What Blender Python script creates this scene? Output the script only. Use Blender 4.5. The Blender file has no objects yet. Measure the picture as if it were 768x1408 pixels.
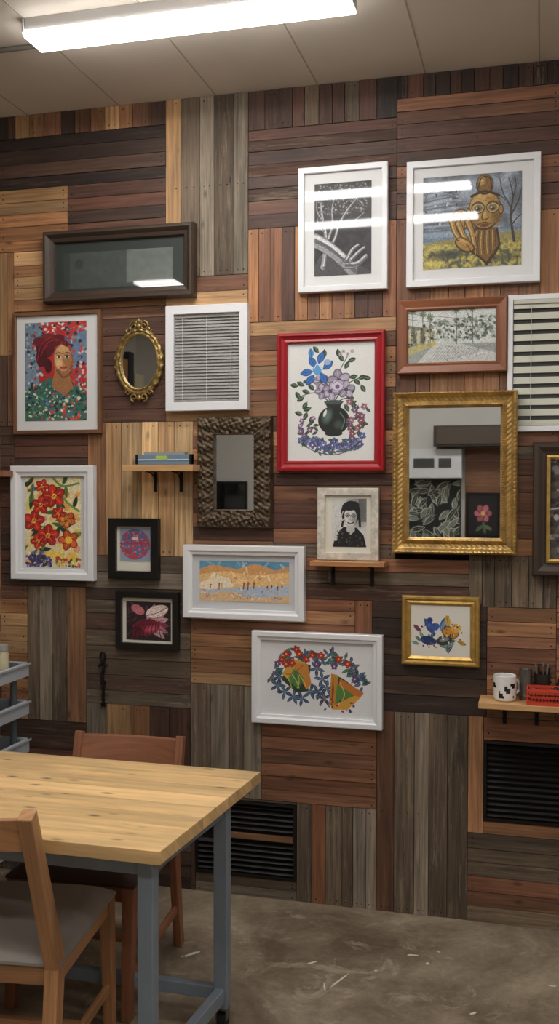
import bpy, math, random
import numpy as np
from mathutils import Vector, Matrix
random.seed(7); rng=np.random.RandomState(3)
SC=bpy.context.scene
try:
    SC.view_settings.view_transform='Standard'; SC.view_settings.look='None'
    SC.view_settings.exposure=0.0
except Exception: pass

# ------------------------------------------------------------ helpers
def lin(c):
    c=np.asarray(c,float)/255.0
    return np.where(c<=0.04045,c/12.92,((np.clip(c,0,None)+0.055)/1.055)**2.4)
def L4(c): return (*[float(t) for t in lin(c)],1.0)
MATS={}
class NT:
    def __init__(s,name):
        s.m=bpy.data.materials.new(name); s.m.use_nodes=True; s.t=s.m.node_tree
        s.b=s.t.nodes['Principled BSDF']; s.o=s.t.nodes['Material Output']
    def n(s,ty,**k):
        x=s.t.nodes.new(ty)
        for a,v in k.items():
            if a in x.inputs.keys(): x.inputs[a].default_value=v
            else: setattr(x,a,v)
        return x
    def l(s,a,b): s.t.links.new(a,b)
    def mr(s,src,*v):
        r=s.n('ShaderNodeMapRange')
        for i,t in enumerate(v): r.inputs[i+1].default_value=t
        s.l(src,r.inputs[0]); return r.outputs[0]
def mat(name,c=(128,128,128),rough=.5,metal=0,coat=0,var=0,vs=8,bump=0,bs=60,emit=None,es=0,attr=False,ior=1.45,coatr=.02):
    if name in MATS: return MATS[name]
    q=NT(name); b=q.b
    b.inputs['Roughness'].default_value=rough; b.inputs['Metallic'].default_value=metal
    b.inputs['Coat Weight'].default_value=coat; b.inputs['Coat Roughness'].default_value=coatr
    b.inputs['IOR'].default_value=ior
    src=None
    if attr:
        a=q.n('ShaderNodeAttribute'); a.attribute_name='Col'; src=a.outputs['Color']
    else:
        b.inputs['Base Color'].default_value=L4(c)
    tc=q.n('ShaderNodeTexCoord')
    if var>0:
        ns=q.n('ShaderNodeTexNoise',Scale=vs,Detail=5.0); q.l(tc.outputs['Object'],ns.inputs['Vector'])
        o=q.mr(ns.outputs['Fac'],.3,.7,1-var,1+var*.6)
        vm=q.n('ShaderNodeVectorMath',operation='SCALE')
        if src: q.l(src,vm.inputs[0])
        else: vm.inputs[0].default_value=L4(c)[:3]
        q.l(o,vm.inputs['Scale']); src=vm.outputs[0]
    if src: q.l(src,b.inputs['Base Color'])
    if bump>0:
        n2=q.n('ShaderNodeTexNoise',Scale=bs,Detail=4.0); q.l(tc.outputs['Object'],n2.inputs['Vector'])
        bp=q.n('ShaderNodeBump',Strength=bump,Distance=.004); q.l(n2.outputs['Fac'],bp.inputs['Height']); q.l(bp.outputs[0],b.inputs['Normal'])
    if emit:
        b.inputs['Emission Color'].default_value=L4(emit); b.inputs['Emission Strength'].default_value=es
    MATS[name]=q.m; return q.m
def wood(name,c=None,rough=.55,grain=(2.5,55),contrast=.42,wear=0,knots=0,bump=.35,low=.26,wthr=.55,wcol=(182,168,148)):
    """wood: UV u runs along the board (metres). colour from attribute Col if c is None"""
    if name in MATS: return MATS[name]
    q=NT(name); b=q.b; b.inputs['Roughness'].default_value=rough
    uv=q.n('ShaderNodeUVMap')
    mp=q.n('ShaderNodeMapping'); mp.inputs['Scale'].default_value=(grain[0],grain[1],1); q.l(uv.outputs[0],mp.inputs[0])
    n1=q.n('ShaderNodeTexNoise',Scale=1.0,Detail=6.0,Roughness=.66,Distortion=.35); q.l(mp.outputs[0],n1.inputs['Vector'])
    g1=q.mr(n1.outputs['Fac'],.3,.72,1-contrast,1+contrast*.6)
    mp2=q.n('ShaderNodeMapping'); mp2.inputs['Scale'].default_value=(1.9,8,1); q.l(uv.outputs[0],mp2.inputs[0])
    n2=q.n('ShaderNodeTexNoise',Scale=1.0,Detail=3.0,Distortion=.8); q.l(mp2.outputs[0],n2.inputs['Vector'])
    g2=q.mr(n2.outputs['Fac'],.3,.7,1-low,1+low*.7)
    mu=q.n('ShaderNodeMath',operation='MULTIPLY'); q.l(g1,mu.inputs[0]); q.l(g2,mu.inputs[1])
    vm=q.n('ShaderNodeVectorMath',operation='SCALE')
    if c is None:
        a=q.n('ShaderNodeAttribute'); a.attribute_name='Col'; q.l(a.outputs['Color'],vm.inputs[0])
    else: vm.inputs[0].default_value=L4(c)[:3]
    q.l(mu.outputs[0],vm.inputs['Scale']); col=vm.outputs[0]
    if knots:
        mk=q.n('ShaderNodeMapping'); mk.inputs['Scale'].default_value=(9,22,1); q.l(uv.outputs[0],mk.inputs[0])
        vo=q.n('ShaderNodeTexVoronoi',Scale=1.0); q.l(mk.outputs[0],vo.inputs['Vector'])
        k=q.mr(vo.outputs['Distance'],.05,.24,.35 if knots<2 else .16,1.0)
        sp=q.n('ShaderNodeSeparateColor'); q.l(vo.outputs['Color'],sp.inputs[0])
        gt=q.n('ShaderNodeMath',operation='GREATER_THAN'); gt.inputs[1].default_value=.42 if knots>1 else .75; q.l(sp.outputs[0],gt.inputs[0])
        mx=q.n('ShaderNodeMix'); mx.data_type='FLOAT'; mx.inputs[2].default_value=1.0
        q.l(gt.outputs[0],mx.inputs[0]); q.l(k,mx.inputs[3])
        v3=q.n('ShaderNodeVectorMath',operation='SCALE'); q.l(col,v3.inputs[0]); q.l(mx.outputs[0],v3.inputs['Scale']); col=v3.outputs[0]
    if wear:
        mw=q.n('ShaderNodeMapping'); mw.inputs['Scale'].default_value=(3.2,38,1); mw.inputs['Location'].default_value=(5,3,0); q.l(uv.outputs[0],mw.inputs[0])
        nw=q.n('ShaderNodeTexNoise',Scale=1.0,Detail=7.0,Roughness=.78); q.l(mw.outputs[0],nw.inputs['Vector'])
        r=q.mr(nw.outputs['Fac'],wthr,wthr+.17,0,wear)
        mx=q.n('ShaderNodeMix'); mx.data_type='RGBA'; q.l(r,mx.inputs[0]); q.l(col,mx.inputs[6]); mx.inputs[7].default_value=L4(wcol)
        col=mx.outputs[2]
    q.l(col,b.inputs['Base Color'])
    bp=q.n('ShaderNodeBump',Strength=bump,Distance=.003); q.l(n1.outputs['Fac'],bp.inputs['Height']); q.l(bp.outputs[0],b.inputs['Normal'])
    MATS[name]=q.m; return q.m

class MB:
    def __init__(s): s.v=[];s.f=[];s.mi=[];s.c=[];s.uv=[]
    def add(s,vs,fs,mi=0,col=None,ax=None,off=(0,0)):
        n=len(s.v); s.v+= [tuple(v) for v in vs]
        if ax is not None:
            ax=Vector(ax).normalized()
            up=Vector((0,0,1)) if abs(ax.z)<.9 else Vector((1,0,0))
            a=ax.cross(up).normalized(); b2=ax.cross(a)
        for i,f in enumerate(fs):
            s.f.append([n+k for k in f]); s.mi.append(mi)
            cc=col[i] if (isinstance(col,list)) else col
            s.c.append(cc if cc is not None else (1,1,1,1))
            if ax is None: s.uv.append([(0,0)]*len(f))
            else:
                u=[]
                for k in f:
                    w=Vector(vs[k]); u.append((w.dot(ax)+off[0],w.dot(a)+w.dot(b2)+off[1]))
                s.uv.append(u)
    def box(s,a,b,mi=0,col=None,ax=None,off=None):
        x0,y0,z0=a;x1,y1,z1=b
        vs=[(x0,y0,z0),(x1,y0,z0),(x1,y1,z0),(x0,y1,z0),(x0,y0,z1),(x1,y0,z1),(x1,y1,z1),(x0,y1,z1)]
        if ax is None:
            d=[x1-x0,y1-y0,z1-z0]; k=d.index(max(d)); ax=[(1,0,0),(0,1,0),(0,0,1)][k]
        if off is None: off=(random.random()*9,random.random()*9)
        s.add(vs,[(0,3,2,1),(4,5,6,7),(0,1,5,4),(1,2,6,5),(2,3,7,6),(3,0,4,7)],mi,col,ax,off)
    def beam(s,p,q,w,d,mi=0,col=None,side=(1,0,0),w2=None,d2=None):
        """beam from p to q; w measured along 'side', d perpendicular"""
        p=Vector(p);q=Vector(q);ax=(q-p).normalized(); sd=Vector(side); sd=(sd-ax*sd.dot(ax)).normalized(); t=ax.cross(sd)
        w2=w2 or w; d2=d2 or d; vs=[]
        for c,ww,dd in((p,w,d),(q,w2,d2)):
            for i,j in((-1,-1),(1,-1),(1,1),(-1,1)): vs.append(c+sd*(i*ww/2)+t*(j*dd/2))
        s.add(vs,[(0,3,2,1),(4,5,6,7),(0,1,5,4),(1,2,6,5),(2,3,7,6),(3,0,4,7)],mi,col,tuple(ax),(random.random()*9,random.random()*9))
    def cyl(s,p,q,r,r2=None,n=16,mi=0,col=None,cap=True):
        p=Vector(p);q=Vector(q);ax=(q-p).normalized();a=ax.orthogonal().normalized();b=ax.cross(a); r2=r if r2 is None else r2
        vs=[]
        for c,rr in((p,r),(q,r2)):
            for i in range(n):
                t=2*math.pi*i/n; vs.append(c+(a*math.cos(t)+b*math.sin(t))*rr)
        fs=[(i,(i+1)%n,n+(i+1)%n,n+i) for i in range(n)]
        if cap: fs+= [tuple(range(n-1,-1,-1)),tuple(range(n,2*n))]
        s.add(vs,fs,mi,col,tuple(ax))
    def tube(s,pts,r,n=10,mi=0,col=None,closed=False):
        P=[Vector(p) for p in pts]; vs=[];m=len(P)
        prev=None
        for i in range(m):
            if closed: d=P[(i+1)%m]-P[i-1]
            else: d=P[min(i+1,m-1)]-P[max(i-1,0)]
            d.normalize()
            a=prev-d*prev.dot(d) if prev is not None else d.orthogonal()
            if a.length<1e-6: a=d.orthogonal()
            a.normalize(); prev=a; b=d.cross(a); rr=r[i] if isinstance(r,(list,tuple)) else r
            for k in range(n):
                t=2*math.pi*k/n; vs.append(P[i]+(a*math.cos(t)+b*math.sin(t))*rr)
        fs=[]
        for i in range(m if closed else m-1):
            j=(i+1)%m
            for k in range(n): fs.append((i*n+k,i*n+(k+1)%n,j*n+(k+1)%n,j*n+k))
        if not closed: fs+=[tuple(range(n-1,-1,-1)),tuple(range((m-1)*n,m*n))]
        s.add(vs,fs,mi,col)
    def sph(s,c,r,mi=0,col=None,nu=12,nv=8):
        rx,ry,rz=(r if isinstance(r,(tuple,list)) else (r,r,r)); vs=[];fs=[]
        for j in range(nv+1):
            ph=math.pi*j/nv
            for i in range(nu):
                t=2*math.pi*i/nu; vs.append((c[0]+rx*math.sin(ph)*math.cos(t),c[1]+ry*math.sin(ph)*math.sin(t),c[2]+rz*math.cos(ph)))
        for j in range(nv):
            for i in range(nu): fs.append((j*nu+i,(j+1)*nu+i,(j+1)*nu+(i+1)%nu,j*nu+(i+1)%nu))
        s.add(vs,fs,mi,col)
    def lathe(s,prof,c,n=32,mi=0,colf=None):
        vs=[];fs=[];cols=[]
        for r,z in prof:
            for i in range(n):
                t=2*math.pi*i/n; vs.append((c[0]+r*math.cos(t),c[1]+r*math.sin(t),c[2]+z))
        for j in range(len(prof)-1):
            for i in range(n):
                fs.append((j*n+i,j*n+(i+1)%n,(j+1)*n+(i+1)%n,(j+1)*n+i))
                cols.append(colf(i/n,j) if colf else (1,1,1,1))
        s.add(vs,fs,mi,cols)
    def obj(s,name,mats,parent=None,bevel=0,smooth=False,seg=2):
        me=bpy.data.meshes.new(name); me.from_pydata(s.v,[],s.f); 
        for m in (mats if isinstance(mats,(list,tuple)) else [mats]): me.materials.append(m)
        me.polygons.foreach_set('material_index',s.mi)
        ul=me.uv_layers.new(name='UVMap')
        u=np.array([t for f in s.uv for t in f],dtype=np.float32).ravel(); ul.data.foreach_set('uv',u)
        ca=me.color_attributes.new(name='Col',type='FLOAT_COLOR',domain='CORNER')
        cc=np.array([c for f,c in zip(s.f,s.c) for _ in f],dtype=np.float32).ravel(); ca.data.foreach_set('color',cc)
        me.validate(); me.update()
        if smooth:
            me.polygons.foreach_set('use_smooth',[True]*len(me.polygons))
            try: me.set_sharp_from_angle(angle=0.7)
            except Exception: pass
        o=bpy.data.objects.new(name,me); SC.collection.objects.link(o)
        if bevel>0:
            b=o.modifiers.new('bev','BEVEL'); b.width=bevel; b.segments=seg; b.limit_method='ANGLE'; b.angle_limit=.6
        if parent is not None:
            o.parent=parent
            if parent.get('wc'): o.location=-parent.location
        return o
def empty(name,loc=(0,0,0),rot=0,world_children=True):
    e=bpy.data.objects.new(name,None); SC.collection.objects.link(e); e.location=loc; e.rotation_euler=(0,0,rot)
    e.empty_display_size=.05
    if world_children: e['wc']=1
    return e

# ------------------------------------------------------------ tiny painter for the artworks
class Cv:
    """canvas in drawing units; x right, y down"""
    def __init__(s,x0,y0,x1,y1,bg,k=1.6):
        s.r=(x0,y0,x1,y1); s.W=int((x1-x0)*k)+1; s.H=int((y1-y0)*k)+1
        s.X,s.Y=np.meshgrid(np.linspace(x0,x1,s.W),np.linspace(y0,y1,s.H)); s.a=np.zeros((s.H,s.W,3)); s.a[:]=bg; s.k=k
    def put(s,m,c,al=1.0):
        m=(m*al)[...,None] if m.dtype!=bool else (m.astype(float)*al)[...,None]
        s.a=s.a*(1-m)+np.array(c,float)*m
    def ell(s,x,y,rx,ry,c,rot=0,al=1.0):
        t=math.radians(rot);dx=s.X-x;dy=s.Y-y;u=dx*math.cos(t)+dy*math.sin(t);v=-dx*math.sin(t)+dy*math.cos(t)
        d=np.sqrt((u/rx)**2+(v/ry)**2); s.put(np.clip((1-d)*min(rx,ry)*s.k+.5,0,1),c,al)
    def soft(s,x,y,rx,ry,c,rot=0,al=1.0):
        t=math.radians(rot);dx=s.X-x;dy=s.Y-y;u=dx*math.cos(t)+dy*math.sin(t);v=-dx*math.sin(t)+dy*math.cos(t)
        s.put(np.clip(1-(u/rx)**2-(v/ry)**2,0,1),c,al)
    def rect(s,x0,y0,x1,y1,c,al=1.0): s.put((s.X>=x0)&(s.X<=x1)&(s.Y>=y0)&(s.Y<=y1),c,al)
    def poly(s,p,c,al=1.0):
        m=np.zeros(s.X.shape,bool);n=len(p)
        for i in range(n):
            (x1,y1),(x2,y2)=p[i],p[(i+1)%n]
            if y1==y2: continue
            m^=((s.Y>=min(y1,y2))&(s.Y<max(y1,y2))&(s.X<(x2-x1)*(s.Y-y1)/(y2-y1)+x1))
        s.put(m,c,al)
    def line(s,p,w,c,w2=None,al=1.0):
        w2=w if w2 is None else w2;n=len(p)-1; best=np.zeros(s.X.shape)
        for i in range(n):
            (x1,y1),(x2,y2)=p[i],p[i+1];dx,dy=x2-x1,y2-y1;L=dx*dx+dy*dy+1e-9
            t=np.clip(((s.X-x1)*dx+(s.Y-y1)*dy)/L,0,1);d=np.hypot(s.X-x1-t*dx,s.Y-y1-t*dy)
            ww=w+(w2-w)*(i+t)/n; best=np.maximum(best,np.clip((ww/2-d)*s.k+.5,0,1))
        s.put(best,c,al)
    def curve(s,p,w,c,w2=None,al=1.0):
        P=[p[0]]+list(p)+[p[-1]];o=[]
        for i in range(len(P)-3):
            a,b,cc,d=[np.array(q,float) for q in P[i:i+4]]
            for t in np.linspace(0,1,6,endpoint=False):
                o.append(.5*((2*b)+(-a+cc)*t+(2*a-5*b+4*cc-d)*t*t+(-a+3*b-3*cc+d)*t**3))
        o.append(np.array(p[-1],float)); s.line([tuple(q) for q in o],w,c,w2,al)
    def leaf(s,x,y,l,ang,w,c,vein=None,al=1.0):
        t=math.radians(ang);dx=s.X-x;dy=s.Y-y;u=(dx*math.cos(t)+dy*math.sin(t))/l;v=-dx*math.sin(t)+dy*math.cos(t)
        h=w/2*np.sin(np.pi*np.clip(u,0,1))**.8; s.put(np.clip((h-np.abs(v))*s.k+.3,0,1)*((u>0)&(u<1)),c,al)
        if vein: s.line([(x,y),(x+l*.9*math.cos(t),y+l*.9*math.sin(t))],.6,vein)
    def flower(s,x,y,r,n,c,cc,rot=0,out=None,cr=.25):
        for i in range(n):
            a=rot+360*i/n;t=math.radians(a);px,py=x+r*.55*math.cos(t),y+r*.55*math.sin(t)
            if out: s.ell(px,py,r*.56,r*.42,out,a)
            s.ell(px,py,r*.48,r*.34,np.array(c)*(1 if i%2 else .85),a)
        s.ell(x,y,r*cr,r*cr,cc)
    def noise(s,amp,sc=4,seed=0,m=None):
        r=np.random.RandomState(seed);h=int(s.H/sc)+3;w=int(s.W/sc)+3;g=r.rand(h,w)
        yy=np.linspace(0,h-2.01,s.H);xx=np.linspace(0,w-2.01,s.W);yi=yy.astype(int);xi=xx.astype(int);fy=(yy-yi)[:,None];fx=(xx-xi)[None]
        g=(g[yi][:,xi]*(1-fy)*(1-fx)+g[yi+1][:,xi]*fy*(1-fx)+g[yi][:,xi+1]*(1-fy)*fx+g[yi+1][:,xi+1]*fy*fx)
        if m is not None: return g
        s.a=s.a*(1+amp*(g[...,None]-.5)*2)
    def specks(s,n,x0,y0,x1,y1,r,cols,seed=1,sq=1.0):
        q=np.random.RandomState(seed)
        for i in range(n):
            s.ell(q.uniform(x0,x1),q.uniform(y0,y1),r*q.uniform(.5,1.3),r*sq*q.uniform(.5,1.3),cols[q.randint(len(cols))],q.uniform(0,180))
    def obj(s,name,x0,x1,z0,z1,y,material,parent,flip=False):
        W,H=s.W,s.H;xs=np.linspace(x0,x1,W);zs=np.linspace(z1,z0,H);gx,gz=np.meshgrid(xs,zs)
        co=np.stack([gx,np.full_like(gx,y),gz],-1).reshape(-1,3).astype(np.float32)
        idx=np.arange(W*H).reshape(H,W);q=np.stack([idx[1:,:-1],idx[1:,1:],idx[:-1,1:],idx[:-1,:-1]],-1).reshape(-1,4)
        if flip: q=q[:,::-1]
        me=bpy.data.meshes.new(name);me.vertices.add(W*H);me.vertices.foreach_set('co',co.ravel())
        me.loops.add(q.size);me.loops.foreach_set('vertex_index',q.ravel().astype(np.int32))
        me.polygons.add(len(q));me.polygons.foreach_set('loop_start',np.arange(0,q.size,4,dtype=np.int32));me.update(calc_edges=True)
        ca=me.color_attributes.new(name='Col',type='FLOAT_COLOR',domain='POINT')
        c=np.ones((H,W,4),np.float32);c[...,:3]=lin(np.clip(s.a,0,255));ca.data.foreach_set('color',c.ravel())
        me.materials.append(material);o=bpy.data.objects.new(name,me);SC.collection.objects.link(o)
        o.parent=parent; o.location=-parent.location if parent.get('wc') else (0,0,0)
        return o

# ------------------------------------------------------------ camera
f,th,ph,ro=1363.6,math.radians(14.773),math.radians(1.378),math.radians(.102)
h=Vector((-math.sin(th),math.cos(th),0));r0=Vector((math.cos(th),math.sin(th),0));zz=Vector((0,0,1))
fw=h*math.cos(ph)-zz*math.sin(ph);up=zz*math.cos(ph)+h*math.sin(ph)
R_=r0*math.cos(ro)+up*math.sin(ro);U_=up*math.cos(ro)-r0*math.sin(ro)
cd=bpy.data.cameras.new('camera');cd.sensor_fit='VERTICAL';cd.sensor_height=36;cd.sensor_width=36;cd.lens=f*36/1408
cam=bpy.data.objects.new('camera',cd);SC.collection.objects.link(cam)
cam.matrix_world=Matrix((( R_.x,U_.x,-fw.x,0),(R_.y,U_.y,-fw.y,-3.927),(R_.z,U_.z,-fw.z,1.7),(0,0,0,1)))
SC.camera=cam
cd.clip_start=.05

# ------------------------------------------------------------ room shell
XL,XR,YB,CH=-4.2,2.6,-6.0,3.32
paint=mat('painted_plaster',(216,214,208),.85,var=.04,vs=2)
m=MB();m.box((XL,.024,0),(XR,.16,CH),0);m.obj('wall_back',mat('dark_backing_board',(34,26,20),.9))
m=MB();m.box((XL-.12,YB,0),(XL,.16,CH));m.obj('wall_left',paint)
m=MB();m.box((XR,YB,0),(XR+.12,.16,CH));m.obj('wall_right',paint)
m=MB();m.box((XL-.12,YB-.12,0),(XR+.12,YB,CH));m.obj('wall_rear',paint)
m=MB();m.box((XL-.12,YB-.12,CH),(XR+.12,.16,CH+.1))
cx=-3.89
while cx<XR:
    m.box((cx-.0025,YB,CH-.0015),(cx+.0025,.02,CH),1); cx+=.43
for cy in(-1.6,-3.4,-5.0): m.box((XL,cy-.003,CH-.0015),(XR,cy+.003,CH),1)
m.obj('ceiling',[mat('ceiling_panel',(226,217,205),.8,var=.04,vs=3),mat('ceiling_joint',(178,168,156),.9)])

# concrete floor
q=NT('stained_concrete');b=q.b;b.inputs['Roughness'].default_value=.55
tc=q.n('ShaderNodeTexCoord')
n1=q.n('ShaderNodeTexNoise',Scale=2.0,Detail=7.0,Roughness=.66,Distortion=.9);q.l(tc.outputs['Object'],n1.inputs['Vector'])
cr=q.n('ShaderNodeValToRGB');q.l(n1.outputs['Fac'],cr.inputs[0])
cr.color_ramp.elements[0].position=.36;cr.color_ramp.elements[0].color=L4((100,86,70));cr.color_ramp.elements[1].position=.64;cr.color_ramp.elements[1].color=L4((160,145,124))
n2=q.n('ShaderNodeTexNoise',Scale=34.0,Detail=7.0,Roughness=.75);q.l(tc.outputs['Object'],n2.inputs['Vector'])
vm=q.n('ShaderNodeVectorMath',operation='SCALE');q.l(cr.outputs[0],vm.inputs[0]);q.l(q.mr(n2.outputs['Fac'],.3,.7,.78,1.14),vm.inputs['Scale'])
n3=q.n('ShaderNodeTexNoise',Scale=4.5,Detail=7.0,Roughness=.75,Distortion=1.4);q.l(tc.outputs['Object'],n3.inputs['Vector'])
mx=q.n('ShaderNodeMix');mx.data_type='RGBA';q.l(q.mr(n3.outputs['Fac'],.57,.66,0,.5),mx.inputs[0]);q.l(vm.outputs[0],mx.inputs[6]);mx.inputs[7].default_value=L4((186,172,150))
n4=q.n('ShaderNodeTexNoise',Scale=7.0,Detail=6.0,Roughness=.8,Distortion=.6);n4.inputs['Vector'].default_value=(0,0,0)
mp4=q.n('ShaderNodeMapping');mp4.inputs['Location'].default_value=(7,3,0);q.l(tc.outputs['Object'],mp4.inputs[0]);q.l(mp4.outputs[0],n4.inputs['Vector'])
mx2=q.n('ShaderNodeMix');mx2.data_type='RGBA';q.l(q.mr(n4.outputs['Fac'],.58,.72,0,.45),mx2.inputs[0]);q.l(mx.outputs[2],mx2.inputs[6]);mx2.inputs[7].default_value=L4((74,62,50))
q.l(mx2.outputs[2],b.inputs['Base Color'])
bp=q.n('ShaderNodeBump',Strength=.15,Distance=.004);q.l(n2.outputs['Fac'],bp.inputs['Height']);q.l(bp.outputs[0],b.inputs['Normal'])
m=MB();m.box((XL-.12,YB-.12,-.1),(XR+.12,.16,0));m.obj('floor',q.m)
# dried paint drips
m=MB()
def blob(cx,cy,rx,ry,seed,rot=0):
    rr=random.Random(seed);n=18;vs=[(cx,cy,.0012)]
    for i in range(n):
        t=2*math.pi*i/n;k=rr.uniform(.7,1.2);x=rx*k*math.cos(t);y=ry*k*math.sin(t)
        vs.append((cx+x*math.cos(rot)-y*math.sin(rot),cy+x*math.sin(rot)+y*math.cos(rot),.0012))
    m.add(vs,[(0,i+1,(i+1)%n+1) for i in range(n)])
blob(-.5,-.98,.06,.024,1,.4);blob(-.57,-.97,.02,.01,2);blob(-.1,-1.02,.012,.034,3,.5);blob(-.66,-.6,.0045,.06,4,-.4);blob(-.7,-.66,.003,.03,5,.3)
blob(-.44,-.35,.02,.008,6,.2);blob(-.38,-.4,.008,.01,7);blob(.05,-.45,.015,.006,8);blob(-1.22,-.55,.008,.04,11,-.7);blob(-.35,-.3,.006,.004,12);blob(-.55,-.5,.006,.005,13);blob(-.2,-.7,.014,.006,14,.8);blob(-.78,-.5,.018,.006,15,.8)
m.obj('dried_paint_splatter',mat('dried_white_paint',(210,202,186),.6))

# ------------------------------------------------------------ reclaimed wood cladding
PAL=dict(dk=(76,54,43),dr=(94,60,46),rb=(134,88,62),orr=(168,117,77),tn=(194,149,101),pn=(216,176,124),gy=(134,121,104),gb=(108,91,73),vd=(58,41,34))
cl=MB()
def plank(x0,x1,z0,z1,o,pal):
    c=np.array(PAL[pal],float)*random.uniform(.8,1.16)
    gr=random.uniform(0,.15); c=c*(1-gr)+np.array([c.mean()]*3)*np.array((1.03,1,.95))*gr
    col=L4(np.clip(c,0,255)); mi=1 if (pal in('gy','gb') and random.random()<.8) or random.random()<.06 else 0
    y=-random.uniform(0,.004);g=.0012
    x0+=g;x1-=g;z0+=g;z1-=g
    ax=(1,0,0) if o=='H' else (0,0,1)
    cl.box((x0,y,z0),(x1,.024,z1),mi,col,ax,(random.random()*50,random.random()*50))
    nl=[]
    if o=='H':
        Lx=x1-x0;k=max(1,round(Lx/.4))
        for i in range(k+1):
            xx=x0+.018+(Lx-.036)*i/k
            for s_ in (.3,.7): nl.append((xx,z0+(z1-z0)*s_))
    else:
        Lz=z1-z0;k=max(1,round(Lz/.4))
        for i in range(k+1):
            z_=z0+.018+(Lz-.036)*i/k
            for s_ in (.3,.7): nl.append((x0+(x1-x0)*s_,z_))
    for (a,bb) in nl:
        if random.random()<.6:
            r=.0028*random.uniform(.7,1.3);vs=[(a+r*math.cos(t*math.pi/3),y-.0004,bb+r*math.sin(t*math.pi/3)) for t in range(6)]
            cl.add(vs,[(0,1,2,3,4,5)],2,(1,1,1,1))
def patch(x0,x1,z0,z1,o,pw,pals):
    x0,x1,z0,z1=[t/100 for t in(x0,x1,z0,z1)]; pals=pals.split()
    E=(z1-z0) if o=='H' else (x1-x0); n=max(1,round(E/(pw/100)))
    w=[random.uniform(.82,1.18) for _ in range(n)];S=sum(w);p=0
    for i in range(n):
        a=p/S*E;p+=w[i];e=p/S*E
        pal=pals[i%len(pals)] if pals[0]!='*' else random.choice(pals[1:])
        if o=='H':
            if (x1-x0)>.75 and random.random()<.3:
                c=x0+(x1-x0)*random.uniform(.35,.65); plank(x0,c,z0+a,z0+e,o,pal);plank(c,x1,z0+a,z0+e,o,pal)
            else: plank(x0,x1,z0+a,z0+e,o,pal)
        else: plank(x0+a,x0+e,z0,z1,o,pal)
PT=[(-231,-223,322,332,'V',4,'dk dr'),(-223,-153,322,332,'V',7,'tn orr rb dk rb orr tn orr rb dr'),
(-231,-153,300,322,'H',5,'* dk dk dr vd'),(-198,-153,273,300,'H',6,'* dr dk dr'),(-231,-198,273,300,'H',5.5,'* tn orr tn'),
(-153,-117,258,332,'V',7.2,'tn gb gy gb gy'),(-117,-64,316,332,'V',6,'* rb gb dr dr'),(-117,-56,276,316,'H',5,'* dr dk dr'),
(-64,-56,316,332,'V',8,'vd'),(-56,6,323,332,'V',5,'* vd dk dr'),(-56,6,276,323,'H',5.2,'* rb dr rb'),
(-117,-56,238,276,'V',5.2,'* orr rb rb orr dr'),(-231,-224,228,273,'V',3.5,'tn orr'),(-224,-153,242,273,'H',5,'* orr tn rb orr'),
(-231,-224,197,228,'V',3.5,'dk rb'),(-224,-182,193,242,'H',6,'* orr rb'),(-182,-153,198,242,'H',6,'* dr dr dk'),
(-153,-117,198,258,'H',6,'* orr tn rb'),(-117,-56,176,238,'H',5.5,'* tn orr orr rb'),(-56,6,206,276,'V',7,'* orr rb orr'),
(-56,6,144,206,'H',6.5,'* rb gb orr'),(-231,-224,174,197,'H',5,'dk'),(-224,-189,174,193,'H',5,'* dk dr vd'),(-189,-182,193,198,'H',5,'dr'),
(-231,-189,127,174,'H',6,'* dr dk dr'),(-189,-141,141,198,'V',7.6,'orr tn pn pn tn pn'),(-141,-106,142,198,'H',5.5,'* orr rb dr'),
(-106,-56,142,176,'H',5.6,'* dr rb gb dr'),(-190,-142,127,141,'H',7,'gy gb'),(-190,-142,77,127,'H',6.2,'* gb gy gb dk gy'),
(-231,-218,68,127,'H',6,'* orr tn rb'),(-218,-199,68,127,'V',6.3,'gb gy gb'),(-199,-190,68,127,'V',9,'orr'),(-231,-190,31,68,'H',6,'* dr dk'),
(-190,-142,38,77,'V',9.4,'gy tn orr dr dr'),(-142,-27,125,142,'H',5.6,'* dr gb rb'),(-142,-72,88,125,'H',5.4,'* tn orr rb orr'),(-72,-65,74,125,'V',7,'rb'),
(-65,-20,81,125,'H',7.5,'* vd vd dk'),(-27,6,124,144,'V',5.6,'* gb rb gb'),(-20,6,81,124,'H',5.2,'* orr rb rb'),
(-142,-111,41,88,'V',7.6,'gb gy gb gy'),(-111,-72,74,88,'H',5,'* rb dr'),(-111,-63,41,74,'H',5.2,'* rb dr rb'),
(-63,-56,0,81,'V',7,'rb'),(-65,-63,74,81,'V',2,'rb'),(-56,-27,0,81,'V',7.6,'gb gy gb gb'),
(-27,-21,35,81,'V',6,'orr'),(-21,36,72,81,'H',9,'rb'),(-21,36,35,40,'H',5,'orr'),(36,42,35,81,'V',6,'orr'),(-27,42,0,35,'H',5.9,'* gb gb rb'),
(-96,-77,0,41,'V',6.4,'gb rb gb'),(-77,-63,0,41,'V',4.8,'gb gy gy'),(-142,-96,40,41,'H',2,'gb'),(-190,-142,0,38,'H',5.5,'* gb dk'),(-231,-190,0,31,'H',5.5,'* gb dr'),(-142,-140,0,40,'V',2,'dk'),(-140,-96,0,8,'H',4,'gy gb'),
(6,60,276,332,'H',5.2,'* rb dr'),(6,60,206,276,'V',7,'* orr rb'),(6,60,144,206,'H',6.5,'* rb gb'),(6,42,81,144,'H',5.2,'* orr rb'),(42,60,0,144,'V',6,'* gb dk')]
for t in PT: patch(*t)
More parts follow.
